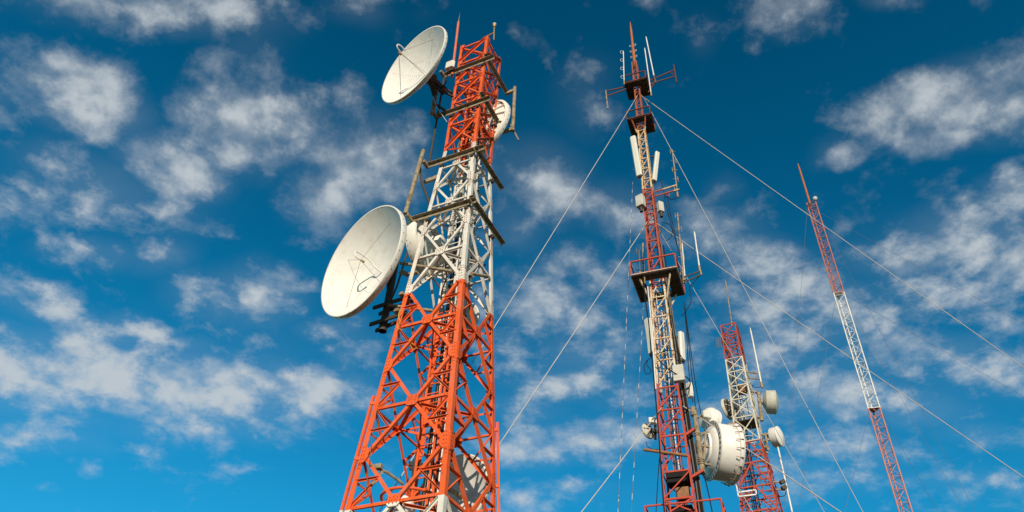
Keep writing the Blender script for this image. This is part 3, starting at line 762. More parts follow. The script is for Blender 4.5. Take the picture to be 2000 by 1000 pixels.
# ------------------------------------------------------------------ generic square lattice mast
def interp(tab, z):
    if z <= tab[0][0]: return tab[0][1]
    for (z0, w0), (z1, w1) in zip(tab[:-1], tab[1:]):
        if z <= z1: return w0 + (w1 - w0) * (z - z0) / (z1 - z0)
    return tab[-1][1]
class Mast:
    def __init__(s, root, ax, ang, tab, sides, mat):
        s.root = root; s.ax = ax; s.tab = tab; s.sides = sides; s.mat = mat; s.P = Parts(root); s.ang = ang
        s.n = [V(math.cos(R_(ang) + 2 * math.pi * k / sides), math.sin(R_(ang) + 2 * math.pi * k / sides), 0) for k in range(sides)]
    def corner(s, k, z, out=0.):
        """corner between face k-1 and face k"""
        w = interp(s.tab, z); rad = w / (2 * math.sin(math.pi / s.sides)) + out
        a = R_(s.ang) - math.pi / s.sides + 2 * math.pi * k / s.sides
        return V(s.ax.x + rad * math.cos(a), s.ax.y + rad * math.sin(a), z)
    def legs(s, zs, kind, w):
        for k in range(s.sides):
            mb = MB(); pts = [s.corner(k, z) for z in zs]
            if kind == 'tube': mb.tube(pts, w / 2, 10)
            else:
                for p, q in zip(pts[:-1], pts[1:]):
                    t1 = (s.corner(k + 1, p.z) - p).normalized(); t0 = (s.corner(k - 1, p.z) - p).normalized()
                    for e, f, s0 in ((t1, t0, 0), (t0, t1, .0105)):
                        vs = []
                        for c in (p, q):
                            for a, b in ((s0, 0), (w, 0), (w, .01), (s0, .01)): vs.append(c + e * a + f * b)
                        mb.add(vs, [(0, 1, 2, 3), (7, 6, 5, 4), (4, 5, 1, 0), (5, 6, 2, 1), (6, 7, 3, 2), (7, 4, 0, 3)])
            mb.build('leg', s.mat, s.root)
    def brace(s, name, p, q, n, w, round_=False, off=0.):
        mb = MB(); p = p + n * off; q = q + n * off
        if round_: mb.tube([p, q], w / 2, 6)
        else: mb.angle(p, q, n, w, .008)
        s.P.add(name, mb, [s.mat], p, q)
    def panels(s, zs, style, wh, wd, round_=False, faces=None):
        for k in (range(s.sides) if faces is None else faces):
            n = s.n[k]
            for i, (z0, z1) in enumerate(zip(zs[:-1], zs[1:])):
                a0, b0, a1, b1 = s.corner(k, z0), s.corner(k + 1, z0), s.corner(k, z1), s.corner(k + 1, z1)
                s.brace('horizontal_brace', a1, b1, n, wh, round_, -.012)
                if style == 'zig': s.brace('diagonal_brace', *((a0, b1) if True else (b0, a1)), n, wd, round_, -.003)
                elif style == 'zag': s.brace('diagonal_brace', *((a0, b1) if (i % 2) else (b0, a1)), n, wd, round_, -.003)
                elif style == 'x':
                    s.brace('diagonal_brace', a0, b1, n, wd, round_, -.003); s.brace('diagonal_brace', b0, a1, n, wd * .8, round_, -.025)
                elif style == 'k':
                    m_ = (a1 + b1) / 2; s.brace('diagonal_brace', a0, m_, n, wd, round_, -.003); s.brace('diagonal_brace', b0, m_, n, wd, round_, -.006)
    def done(s): s.P.done()
def frange(a, b, st):
    out = []; 
    while a < b - 1e-6: out.append(a); a += st
    return out + [b]
# ------------------------------------------------------------------ second mast
A2 = V(5.66, 22.5, 0)
m2r = thing('guyed_mast', 'rusty red and cream lattice mast crowded with antennas and platforms in the centre right', 'mast', V(A2.x, A2.y, GROUND), None)
m2 = Mast(m2r, A2, -112, [(GROUND, 1.2), (9.5, .98), (12.06, .88), (14.4, .72), (17.66, .60), (22, .47), (26, .40), (30.4, .30), (34, .28)], 4, 'm2')
def m2z(row):      # height on this mast that shows at an image row
    lo, hi = GROUND, 60
    for _ in range(50):
        m_ = (lo + hi) / 2
        if proj(V(A2.x, A2.y, m_))[1] > row: lo = m_
        else: hi = m_
    return lo
Z2 = [m2z(r) for r in (985, 932, 862, 810, 766, 712, 669, 626, 588, 545, 510, 476, 444)]
def m2p(a, b, z):  # a along the front face to the right, b towards the viewer
    n = m2.n[0]; t_ = V(-n.y, n.x, 0); return V(A2.x, A2.y, z) + t_ * a + n * b
TOP2 = m2z(124)
m2.legs([GROUND, 4, 9.5, 12.06, 14.4, 17.66, 22, 26, 30.4, TOP2], 'angle', .062)
low = frange(GROUND, Z2[0], 1.25)
m2.panels(low, 'x', .06, .05)
m2.panels(Z2, 'zig', .05, .042)
m2.panels(frange(Z2[-1], m2z(375), .62), 'zig', .05, .04)
m2.panels(frange(m2z(375), m2z(250), .66), 'zig', .036, .032)
m2.panels(frange(m2z(250), TOP2, .52), 'zig', .03, .028)
# ladder inside the mast
lad = MB()
for s in (-1, 1): lad.bar(m2p(s * .14, -.05, GROUND), m2p(s * .11, -.04, 29), .03, .02, ref=m2.n[0])
z = 2
while z < 29: lad.bar(m2p(-.13, -.05, z), m2p(.13, -.05, z), .018, .018); z += .3
lad.build('climbing_ladder', 'm2', m2r)
def rails(root, z, w_, h, floor, hx=None, mat='m2', holes=.25, posts=True, cx=0., cy=0., depth_=None, bays=1):
    """square work platform round a mast: floor plates and a railing with posts"""
    d_ = depth_ or w_
    cs = [(cx - w_ / 2, cy - d_ / 2), (cx + w_ / 2, cy - d_ / 2), (cx + w_ / 2, cy + d_ / 2), (cx - w_ / 2, cy + d_ / 2)]
    P = [m2p(a, b, z) for a, b in cs]
    for i in range(4):
        p, q = P[i], P[(i + 1) % 4]
        for hh in ((.02, h) if h > .3 else (.02,)):
            mb = MB(); mb.bar(p + V(0, 0, hh), q + V(0, 0, hh), .045, .045); mb.build('rail', mat, root)
        if h > .3:
            for j in range(bays):
                mb = MB(); pp = p.lerp(q, j / bays); mb.bar(pp + V(0, 0, .045), pp + V(0, 0, h - .025), .045, .045); mb.build('post', mat, root)
    if floor:
        e = .02; g_ = holes
        for (a0, a1, b0, b1) in ((cx - w_ / 2 + e, cx + w_ / 2 - e, g_, cy + d_ / 2 - e), (cx - w_ / 2 + e, -g_, -g_ + .01, g_ - .01), (cx + .0 + g_, cx + w_ / 2 - e, -g_ + .01, g_ - .01), (cx - w_ / 2 + e, cx + w_ / 2 - e, cy - d_ / 2 + e, -g_)):
            if a1 - a0 < .05 or b1 - b0 < .05: continue
            mb = MB(); mb.plate([m2p(a0, b0, z - .03), m2p(a1, b0, z - .03), m2p(a1, b1, z - .03), m2p(a0, b1, z - .03)], V(0, 0, 1), .02); mb.build('floor_plate', 'plate', root)
            mb = MB(); mb.bar(m2p(a0, (b0 + b1) / 2, z - .055), m2p(a1, (b0 + b1) / 2, z - .055), .05, .04); mb.build('floor_beam', 'plate', root)
pl = thing('work_platform', 'small dark platform with railing nearest the top of the rusty mast', 'platform', m2p(0, 0, m2z(170)), 'platforms round the rusty mast')
rails(pl, m2z(174), 1.05, .58, True, holes=.17, mat='m2d')
for (x, y) in ((-.33, .3), (.30, .33), (.36, -.3), (-.3, -.32)):
    mb = MB(); c = m2p(x, y, m2z(172) + .12); mb.lathe(c, V(0, 0, 1), [(.002, -.12), (.12, -.12), (.13, -.05), (.13, .1), (.002, .1)], 16); mb.build('equipment_drum', 'black', pl)
pl2 = thing('work_platform', 'dark platform with a rusty railing just below the upper guy wires', 'platform', m2p(0, 0, m2z(242)), 'platforms round the rusty mast')
rails(pl2, m2z(245), 1.08, .58, True, holes=.2, mat='m2d')
for s in (-.35, .3):
    mb = MB(); mb.bar(m2p(s, .50, m2z(243) - .05), m2p(s * .55, .18, m2z(243) - .75), .05, .05); mb.build('knee_brace', 'm2', pl2)
pl3 = thing('work_platform', 'large dark floored platform with red railing halfway up the rusty mast', 'platform', m2p(0, 0, m2z(545)), 'platforms round the rusty mast')
rails(pl3, m2z(557), 1.72, .66, True, holes=.42)
for s in (-1, 1):
    for b_ in (.66, -.66):
        mb = MB(); mb.bar(m2p(s * .58, b_, m2z(557) - .05), m2p(s * .30, b_ * .46, m2z(557) - .95), .05, .05); mb.build('knee_brace', 'm2', pl3)
pl4 = thing('work_platform', 'open red railing platform at the bottom edge of the rusty mast', 'platform', m2p(0, 0, 8.3), 'platforms round the rusty mast')
zb = m2z(1000)
rails(pl4, zb - .68, 2.25, .62, False, bays=3, cx=.14, depth_=1.6)
mb = MB()
for s in (-.5, .5): mb.bar(m2p(-1.05, s, zb - .68), m2p(1.2, s, zb - .68), .06, .06)
mb.build('support_beam', 'm2', pl4)
mb = MB(); mb.plate([m2p(-.4, -.4, zb - .64), m2p(.4, -.4, zb - .64), m2p(.4, .4, zb - .64), m2p(-.4, .4, zb - .64)], V(0, 0, 1), .02); mb.build('floor_plate', 'plate', pl4)
# equipment boxes inside the mast low down
t = thing('equipment_cabinet', 'dark open equipment tray with a rusty brown box inside the foot of the rusty mast', 'cabinet', m2p(0, 0, m2z(960)))
mb = MB(); mb.rbox(m2p(.0, -.05, m2z(936)), (m2p(1, 0, 0) - m2p(0, 0, 0)), m2.n[0], V(0, 0, 1), .72, .5, .34, .02); mb.build('tray', 'black', t)
mb = MB(); mb.rbox(m2p(.10, -.0, m2z(966)), (m2p(1, 0, 0) - m2p(0, 0, 0)), m2.n[0], V(0, 0, 1), .40, .3, .36, .02); mb.build('housing', 'rustbox', t)
mb = MB(); mb.rbox(m2p(.0, -.1, m2z(996)), (m2p(1, 0, 0) - m2p(0, 0, 0)), m2.n[0], V(0, 0, 1), .66, .45, .2, .02); mb.build('lower_tray', 'black', t)
m2.done()
# top spire
t = thing('mast_spire', 'rusty orange spire with small clamps on top of the tallest rusty mast', 'spire', V(A2.x, A2.y, TOP2))
zt = m2z(43)
mb = MB(); mb.tube([V(A2.x, A2.y, TOP2 - .3), V(A2.x, A2.y, m2z(95)), V(A2.x, A2.y, m2z(60)), V(A2.x, A2.y, zt)], [.075, .07, .06, .015], 12); mb.build('pole', 'spire', t)
for r in (91, 102, 113):
    mb = MB(); z = m2z(r)
    for s in (-1, 1): mb.tube([m2p(s * .06, .02, z), m2p(s * .16, .03, z + .02), m2p(s * .16, .03, z + .13), m2p(s * .06, .02, z + .13)], .012, 6)
    mb.build('clamp', 'whip', t)
mb = MB(); mb.bar(m2p(-.12, 0, m2z(52)), m2p(.14, 0, m2z(50)), .03, .03); mb.build('cross_piece', 'darksteel', t)
def whip(label, x0, y0, x1, y1, Y, r=.03, mat='whip', cat='whip antenna', base=None, loops=0, elems=0, group='whip antennas on the masts'):
    p, q = at(x0, y0, Y), at(x1, y1, Y)
    q = V(p.x + (q.x - p.x), p.y, q.z)
    t = thing('whip_antenna', label, cat, p, group)
    mb = MB(); mb.tube([p, p.lerp(q, .96), q], [r, r, r * .3], 10); mb.build('rod', mat, t)
    mb = MB(); mb.tube([p - (q - p).normalized() * .22, p + (q - p).normalized() * .08], r * 1.35, 10); mb.build('base', 'brass', t)
    for k in range(loops):
        c = p.lerp(q, .15 + .8 * k / max(1, loops - 1)); mb = MB()
        mb.tube([c + V(math.cos(a) * .07 - .09, 0, math.sin(a) * .13) for a in [R_(x) for x in range(0, 361, 30)]], .009, 6, cap=False); mb.build('loop', mat, t)
    for k in range(elems):
        c = p.lerp(q, .10 + .85 * k / max(1, elems - 1)); s = 1 if k % 2 else -1; mb = MB()
        mb.tube([c - V(.12, 0, 0), c + V(.12, 0, 0)], .016, 6); mb.tube([c + V(s * .10, 0, -.16), c + V(s * .10, 0, .16)], .016, 6); mb.build('dipole', mat, t)
    return t
whip('short white whip with round loops at the left of the top platform', 1219, 160, 1217.5, 99, 22.2, .024, loops=4)
whip('shorter of the two white whips right of the top platform', 1271.5, 182, 1259, 93, 22.1, .028)
whip('taller of the two white whips right of the top platform', 1279, 157, 1261.5, 71, 22.3, .032)
whip('tan dipole array on the end of the right hand side arm', 1323, 378, 1313, 292, 22.4, .03, mat='galv', elems=5)
whip('tan dipole array standing right of the big platform', 1335, 545, 1323, 415, 22.4, .032, mat='galv', elems=5)
whip('thin white whip rising just left of the outer one above the big platform', 1338, 545, 1332, 474, 22.4, .022)
whip('white whip at the end of the boom right of the big platform', 1366, 522, 1356, 452, 22.3, .03)
whip('small silver dipole whip left of the mast above the big platform', 1250, 532, 1248, 488, 22.3, .028, mat='greycable', elems=3)
whip('short tan rod beside the left leg above the big platform', 1258, 545, 1255.5, 474, 22.0, .035, mat='galv')
def boom(label, pairs, Y0, Y1, vert=None, mat='m2', braces=None, vmat=None):
    t = thing('side_arm', label, 'side arm', at(*pairs[0][0], Y0), 'side arms on the rusty mast')
    for (a, b) in pairs:
        mb = MB(); mb.bar(at(*a, Y0), at(*b, Y1), .045, .045); mb.build('arm', mat, t)
    if braces:
        for a, b in braces: mb = MB(); mb.bar(at(*a, Y1), at(*b, Y1), .03, .03); mb.build('brace', mat, t)
    if vert: mb = MB(); mb.tube([at(*vert[0], Y1), at(*vert[1], Y1)], .034, 10); mb.build('upright', vmat or mat, t)
boom('right hand T shaped side arm at the top platform', [((1258, 162), (1316, 137)), ((1262, 166), (1318, 149))], 22.5, 22.6, ((1315.5, 126), (1321.5, 161)), braces=[((1308, 141), (1317, 146))], mat='m2d')
boom('left hand side arm with a hanging pale rod at the top platform', [((1221, 170), (1183.5, 178)), ((1223, 174), (1184.5, 188))], 22.4, 22.2, ((1183, 177), (1187, 212)), mat='m2d', vmat='galv')
boom('rusty right hand side arm in the upper cream section', [((1278, 375), (1322, 361)), ((1280, 383), (1325, 370))], 22.3, 22.4, None, braces=[((1300, 379), (1307, 384)), ((1307, 384), (1307, 374))])
boom('dark right hand side arm at the big platform', [((1336, 541), (1369, 529)), ((1336, 551), (1370, 536))], 22.2, 22.3, ((1370, 537), (1365.5, 520)), mat='darksteel', vmat='brass')
boom('short side arm carrying the two white whips near the top', [((1265, 168), (1279, 161)), ((1266, 180), (1280, 160))], 22.3, 22.2, ((1279.5, 162), (1277, 148)), mat='m2d')
t = thing('cross_pipe', 'rusty pipe laid across the lower red section of the crowded mast', 'pipe', at(1257, 878, 21.7))
mb = MB(); mb.tube([at(1257, 878, 21.9), at(1343, 890, 21.75)], .05, 12); mb.build('pipe', 'rustbox', t)
mb = MB(); mb.bar(at(1300, 881, 21.85), at(1300, 889, 21.9), .12, .05); mb.build('clamp', 'darksteel', t)
def panel(label, x0, y0, x1, y1, Y, w, d, az, tilt=0.):
    top, bot = at(x0, y0, Y), at(x1, y1, Y); ax_ = (top - bot).normalized()
    n = V(math.cos(R_(az)), math.sin(R_(az)), 0); n = (n - ax_ * n.dot(ax_)).normalized(); s = n.cross(ax_).normalized()
    t = thing('panel_antenna', label, 'panel antenna', bot, 'panel antennas on the rusty mast')
    c = (top + bot) / 2; L = (top - bot).length
    mb = MB(); mb.rbox(c, s, n, ax_, w, d, L, min(w, d) * .28); mb.build('housing', 'panel', t)
    mb = MB(); mb.rbox(bot - ax_ * .03, s, n, ax_, w * .7, d * .7, .08, .02)
    for k in (-.25, .25): mb.tube([bot - ax_ * .02 + s * w * k, bot - ax_ * .14 + s * w * k], .025, 8)
    mb.build('connector_plate', 'darksteel', t)
    for k in (-.36, .36):
        mb = MB(); q = c + ax_ * L * k - n * d * .5; e = V(A2.x, A2.y, q.z) ; e = q + (e - q).normalized() * max(.05, (e - q).length - .28)
        mb.bar(q, e, .05, .05); mb.build('bracket', 'darksteel', t)
panel('tall white panel antenna on the left of the cream upper section', 1236, 268, 1249, 344, 22.1, .27, .17, -125)
panel('pale panel antenna leaning outwards on the right of the cream upper section', 1284, 298, 1278, 353, 22.5, .22, .14, -60)
panel('white panel antenna behind the left leg below the big platform', 1264, 624, 1273, 690, 22.6, .27, .16, -150)
panel('white panel antenna on the right leg below the big platform', 1330, 650, 1333, 703, 22.4, .24, .16, -55)
def radio(label, x, y, Y, w, d, h, az, mat='box', stub=True):
    t = thing('radio_unit', label, 'radio box', at(x, y, Y), 'radio units on the rusty mast')
    n = V(math.cos(R_(az)), math.sin(R_(az)), 0); s = V(-n.y, n.x, 0); c = at(x, y, Y)
    mb = MB(); mb.rbox(c, s, n, V(0, 0, 1), w, d, h, .02)
    for k in range(5): mb.bar(c + n * (d / 2 + .006) + s * (w * (-.32 + .16 * k)) - V(0, 0, h * .32), c + n * (d / 2 + .006) + s * (w * (-.32 + .16 * k)) + V(0, 0, h * .32), .012, .012)
    mb.build('housing', mat, t)
    if stub: mb = MB(); mb.tube([c - V(0, 0, h / 2), c - V(0, 0, h / 2 + .28)], .07, 12); mb.build('connector', 'darksteel', t)
    mb = MB(); e = V(A2.x, A2.y, c.z); mb.bar(c - n * d * .4, c.lerp(e, .55), .06, .06); mb.build('bracket', 'darksteel', t)
radio('grey radio box on the left leg below the upper panels', 1251, 394, 22.2, .34, .28, .62, -130)
radio('small pale radio box on the right leg below the upper panels', 1290, 405, 22.4, .24, .2, .55, -70)
radio('grey ribbed radio box strapped across the right leg above the red section', 1325.5, 730, 22.0, .38, .2, .62, -112, stub=False)
radio('narrow white radio box hidden by cables on the right above the red section', 1347, 762, 22.4, .14, .2, .55, -60, mat='panel', stub=False)
# thick black feeder cables down the right rear leg
bund = thing('feeder_cable_bundle', 'thick bundle of black feeder cables down the right side of the crowded mast', 'cables', m2p(.6, .0, GROUND))
for k in range(12):
    top = [m2z(q) for q in (470, 520, 560, 600, 640, 520, 600, 640, 700, 560, 690, 470)][k]; pts = []; z = GROUND
    while z < top:
        w = interp(m2.tab, z) / 2 + .05 + .022 * (k % 6) * (1 if z < 16 else .5)
        pts.append(m2p(w + random.uniform(-.012, .012), .05 - .05 * (k // 6) - .02 * (k % 3) + random.uniform(-.01, .01), z)); z += .9
    if k in (2, 5, 8): pts.append(pts[-1] + V(.12, 0, .35))
    mb = MB(); mb.tube(pts, .024, 6); mb.build('cable', 'black' if k % 5 else 'greycable', bund)
for k in range(5):
    pts = [m2p(-.12 + .06 * k + random.uniform(-.02, .02), -.2, z) for z in frange(GROUND, m2z(640 - 20 * k), 1.0)]
    mb = MB(); mb.tube(pts, .02, 6); mb.build('cable', ['greycable', 'black', 'whip', 'greycable', 'black'][k], bund)
# slack cables and loops
def cable(label, pts, r=.014, mat='black', group='loose cables on the rusty mast'):
    P = [at(x, y, Y) for x, y, Y in pts]; sm = []
    for i in range(len(P) - 1):
        p0 = P[max(i - 1, 0)]; p1 = P[i]; p2 = P[i + 1]; p3 = P[min(i + 2, len(P) - 1)]
        for q in range(6):
            t = q / 6; sm.append(.5 * ((2 * p1) + (p2 - p0) * t + (2 * p0 - 5 * p1 + 4 * p2 - p3) * t * t + (3 * p1 - p0 - 3 * p2 + p3) * t ** 3))
    sm.append(P[-1])
    o = P[0]; mb = MB(); mb.tube(sm, r, 6); ob = mb.build('cable', mat, origin=o); return tag(ob, label, 'cable', group)
cable('black cable hanging in a wide loop from the boom right of the big platform', [(1368, 536, 22.3), (1355, 552, 22.4), (1347, 560, 22.4), (1349, 575, 22.5), (1349, 592, 22.5), (1336, 612, 22.6), (1330, 617, 22.6)])
cable('black cable bowing right of the red section above the big platform', [(1292, 434, 22.5), (1305, 437, 22.5), (1312, 446, 22.5), (1313, 455, 22.5), (1308, 466, 22.5), (1301, 470, 22.5)])
cable('left black cable curving down past the radio box to the big platform', [(1290, 352, 22.5), (1296, 372, 22.5), (1303, 410, 22.5), (1313, 445, 22.5), (1322, 478, 22.5)])
cable('right black cable running down from the side arm to the big platform', [(1303, 378, 22.5), (1308, 412, 22.5), (1316, 445, 22.5), (1322, 476, 22.5), (1328, 500, 22.5)])
cable('short black cable loop under the side arm end', [(1322, 370, 22.4), (1321, 385, 22.4), (1312, 390, 22.4), (1300, 383, 22.4)])
cable('coiled black cable loop left of the cream section', [(1270, 700, 22.4), (1262, 706, 22.3), (1258, 718, 22.3), (1262, 730, 22.3), (1270, 728, 22.3), (1271, 722, 22.3), (1263, 712, 22.3), (1266, 702, 22.3)])
cable('long black cable following the left leg to the ground', [(1257, 480, 22.0), (1258, 560, 21.9), (1268, 640, 21.9), (1277, 740, 21.9), (1286, 840, 21.8), (1292, 930, 21.7), (1298, 1005, 21.6)], .022)
cable('white cable conduit on the left leg under the big platform', [(1265, 560, 22.0), (1273, 640, 22.0), (1277, 700, 22.0), (1281, 760, 22.0)], .025, 'whip')
cable('left of three black drop cables right of the mast', [(1336, 590, 22.6), (1341, 650, 22.7), (1345, 720, 22.7), (1353, 785, 22.8)])
cable('middle of three black drop cables right of the mast', [(1338, 600, 22.6), (1346, 680, 22.7), (1352, 740, 22.7), (1359, 800, 22.8)])
cable('right of three black drop cables right of the mast', [(1339, 610, 22.6), (1350, 690, 22.7), (1360, 760, 22.7), (1370, 812, 22.8)])
cable('black cable running down from the big drum antenna', [(1374, 925, 22.2), (1383, 960, 22.2), (1392, 1005, 22.2)], .018)
cable('tangled black cable crossing the cream section below the platform', [(1279, 693, 21.9), (1292, 688, 21.9), (1310, 684, 21.9), (1326, 690, 22.0), (1334, 702, 22.2)])
cable('black cable slanting across the cream section to the grey box', [(1281, 694, 21.9), (1295, 712, 21.9), (1315, 727, 21.9), (1335, 737, 22.0)], .018)
cable('black cable looping round the grey radio box', [(1328, 742, 22.0), (1340, 736, 22.0), (1348, 748, 22.1), (1343, 760, 22.1), (1332, 760, 22.0), (1330, 750, 22.0)], .02)
cable('black cable loop inside the red section below the grey box', [(1322, 772, 22.1), (1324, 792, 22.1), (1334, 800, 22.1), (1345, 798, 22.2)], .022)
cable('thin black cable loop hanging under the small left dish', [(1262, 862, 22.2), (1265, 872, 22.2), (1275, 877, 22.2), (1289, 878, 22.1)], .01)
cable('thin black cable at the lower left of the crowded mast', [(1290, 880, 22.0), (1286, 920, 22.0), (1281, 1005, 22.0)], .014)
TG = 'loose cables on the orange and white tower'
cable('black cable curling below the small white box beside the upper dish', [(874, 142, 15.4), (872, 158, 15.4), (866, 168, 15.4), (860, 172, 15.4)], .02, group=TG)
cable('thin white cable drooping under the pipe of the upper left dish', [(846, 190, 15.6), (854, 210, 15.6), (866, 228, 15.6), (873, 238, 15.6)], .009, 'whip', TG)
cable('black cable drooping from the pipe mount of the largest dish', [(757, 590, 16.0), (764, 605, 15.9), (776, 614, 15.8), (790, 612, 15.6)], .013, group=TG)
cable('yellow strap tied round the left leg at the orange and white joint', [(783, 604, 15.4), (778, 616, 15.4), (781, 628, 15.4), (776, 640, 15.4), (786, 644, 15.4)], .012, 'yellow', TG)
cable('yellow strap tangled round the inner joint of the orange section', [(798, 664, 15.9), (806, 672, 15.8), (814, 678, 15.9), (806, 682, 15.9), (800, 670, 15.9)], .012, 'yellow', TG)
cable('thin dark rope hanging inside the lower left of the orange tower', [(735, 800, 15.5), (731, 840, 15.4), (727, 850, 15.4), (722, 900, 15.3), (712, 975, 15.2)], .008, 'wiredark', TG)
cable('black cable looping behind the white section near the front leg', [(868, 505, 15.9), (872, 540, 15.9), (862, 575, 15.9), (868, 610, 15.9)], .02, group=TG)
cable('black cable running from the upper dish mount into the tower head', [(868, 168, 15.6), (880, 180, 15.7), (896, 176, 15.9), (912, 186, 16.0)], .02, group=TG)
# small dish on the left
def drum(name, label, c, n, R, L, back='cone', mat='drum', radome=True, group='drum antennas on the right hand masts', mount=None, matback=None, cat='drum antenna', rimbolts=0):
    """shrouded dish: n is where it points; c the centre of its mouth"""
    c = Vector(c); n = Vector(n).normalized(); a = n.cross(V(0, 0, 1)).normalized(); b = a.cross(n)
    t = thing(name, label, cat, c - n * (L + .2), group)
    mb = MB(); mb.lathe(c, n, [(R, 0), (R, -L), (R * .96, -L - .02)], 64); mb.lathe(c, n, [(R * .985, -L), (R * .985, 0), (R, 0.001)], 64)
    mb.build('shroud', mat, t)
    if radome:
        mb = MB(); mb.lathe(c, n, [(.002, R * .24), (R * .4, R * .20), (R * .75, R * .11), (R * 1.0, .0), (R * 1.025, -.005), (R * 1.025, -.05), (R, -.06)], 64); mb.build('radome', mat, t)
    prof = [(R * .97, -L - .005), (R * .8, -L - R * .12), (R * .5, -L - R * .26), (R * .25, -L - R * .32), (R * .24, -L - R * .45), (.002, -L - R * .45)]
    mb = MB(); mb.lathe(c, n, prof, 64); mb.build('back_shell', matback or mat, t)
    if mount is not None:
        mb = MB(); mb.bar(c - n * (L + R * .4), mount, .08, .08); mb.build('mount_strut', 'darksteel', t)
    for k in range(rimbolts):
        an = 2 * math.pi * k / rimbolts; rad = a * math.cos(an) + b * math.sin(an)
        mb = MB(); mb.bar(c + rad * (R + .035) + n * .01, c + rad * (R + .035) - n * .22, .02, .035, ref=rad); mb.bar(c + rad * (R + .05) - n * .02, c + rad * (R + .05) - n * .07, .05, .05, ref=rad); mb.build('clip', 'darksteel', t)
    return t, c, n, a, b
t, c, n, a, b = drum('small_dish', 'small grey dish with a white radio unit left of the red section', at(1264, 843, 22.6), V(-.55, .75, -.1), .27, .05, mat='drumgrey', radome=True, cat='dish antenna', mount=at(1290, 845, 22.3))
for k in range(6):
    an = k * math.pi / 3; rad = a * math.cos(an) + b * math.sin(an); mb = MB(); mb.bar(c - n * .16 + rad * .06, c - n * .09 + rad * .25, .02, .03, ref=n); mb.build('back_rib', 'darksteel', t)
mb = MB(); mb.rbox(c - n * .25 + V(-.04, 0, .26), V(1, 0, 0), V(0, 1, 0), V(0, 0, 1), .17, .2, .18, .02); mb.rbox(c - n * .25 + V(.1, 0, .24), V(1, 0, 0), V(0, 1, 0), V(0, 0, 1), .08, .2, .2, .02); mb.build('radio_unit', 'panel', t)
mb = MB(); mb.tube([at(1280, 822, 22.5), at(1280, 858, 22.5)], .045, 10); mb.build('mounting_pipe', 'darksteel', t)
# big drum with flanged back
nd2 = V(.985, .12, -.04).normalized()
cback = at(1387, 880, 23.1)
RB = 1.0; LB = .66
t = thing('drum_antenna', 'very large white drum antenna with a ring of bolt holes round its flanged back', 'drum antenna', cback, 'drum antennas on the right hand masts')
a = nd2.cross(V(0, 0, 1)).normalized(); b = a.cross(nd2)
mb = MB(); mb.lathe(cback, nd2, [(RB * .93, .02), (RB * .93, LB), (RB * .97, LB + .02)], 80); mb.build('shroud', 'drum', t)
mb = MB(); mb.lathe(cback, nd2, [(RB * .93, LB + .0), (RB * 1.01, LB + .0), (RB * 1.02, LB + .03), (RB * 1.02, LB + .14), (RB * .9, LB + .16), (RB * .4, LB + .20), (.002, LB + .21)], 80); mb.build('radome', 'drum', t)
mb = MB(); mb.lathe(cback, nd2, [(RB * .70, -.005), (RB * .99, -.005), (RB * 1.0, .0), (RB * 1.0, .03), (RB * .93, .035)], 80); mb.build('flange', 'box', t)
for k in range(34):
    mb = MB()
    an = 2 * math.pi * k / 34; rad = a * math.cos(an) + b * math.sin(an); tg = nd2.cross(rad)
    q = cback + rad * RB * .92 - nd2 * .006; mb.plate([q - rad * .05 - tg * .028, q - rad * .05 + tg * .028, q + rad * .05 + tg * .028, q + rad * .05 - tg * .028], -nd2, .004); mb.build('bolt_hole', 'hole', t)
mb = MB(); mb.lathe(cback, nd2, [(RB * .80, -.008), (RB * .76, -.06), (RB * .60, -.15), (RB * .585, -.15)], 80); mb.build('back_shell', 'drum', t)
mb = MB(); mb.lathe(cback, nd2, [(RB * .58, -.15), (RB * .58, -.22), (RB * .56, -.235), (RB * .52, -.20), (RB * .30, -.24), (RB * .24, -.30), (RB * .18, -.31), (RB * .17, -.50), (.002, -.50)], 64); mb.build('hub', 'drum', t)
for k in range(22):
    an = 2 * math.pi * k / 22; rad = a * math.cos(an) + b * math.sin(an); q = cback + nd2 * (LB + .06) + rad * (RB * 1.02 + .015)
    mb = MB(); mb.bar(q, q - nd2 * .20 - rad * .05, .014, .022, ref=rad); mb.bar(q + nd2 * .03 + rad * .01, q - nd2 * .04 + rad * .01, .024, .024, ref=rad); mb.build('clip', 'rustbox', t)
t = thing('antenna_frame', 'brown pipe mount between the red mast section and the very large drum antenna', 'mounting frame', at(1372, 930, 22.3))
mb = MB(); mb.tube([at(1355.5, 797, 22.3), at(1372.5, 925, 22.3)], [.085, .085], 14); mb.tube([at(1354, 797, 22.3), at(1356, 812, 22.3)], .11, 14)
for yy in (846, 850, 897, 901, 905): xx = 1355.5 + (yy - 797) * .133; mb.tube([at(xx, yy, 22.3), at(xx + .2, yy + 2, 22.3)], .11, 14)
mb.build('mounting_pipe', 'galv', t)
for (x0, y0, x1, y1) in ((1338, 851, 1357, 838), (1350, 933, 1374, 919)):
    mb = MB(); mb.bar(at(x0, y0, 22.1), at(x1, y1, 22.0), .13, .08); mb.build('arm', 'm2', t)
for (x0, y0, x1, y1) in ((1362, 850, 1384, 843), (1370, 905, 1388, 908), (1368, 870, 1385, 873), (1378, 846, 1374, 905)):
    mb = MB(); mb.bar(at(x0, y0, 22.4), at(x1, y1, 22.5), .06, .06); mb.build('strut', 'galv', t)
t, c, n, a, b = drum('drum_antenna', 'white drum antenna just above the very large one', at(1392, 822, 23.6), V(.75, .6, -.05), .40, .26, mount=at(1366, 815, 22.6))
mb = MB(); mb.rbox(at(1379, 812, 23.0), V(1, .3, 0), V(-.3, 1, 0), V(0, 0, 1), .30, .25, .24, .04); mb.build('radio_unit', 'panel', t)

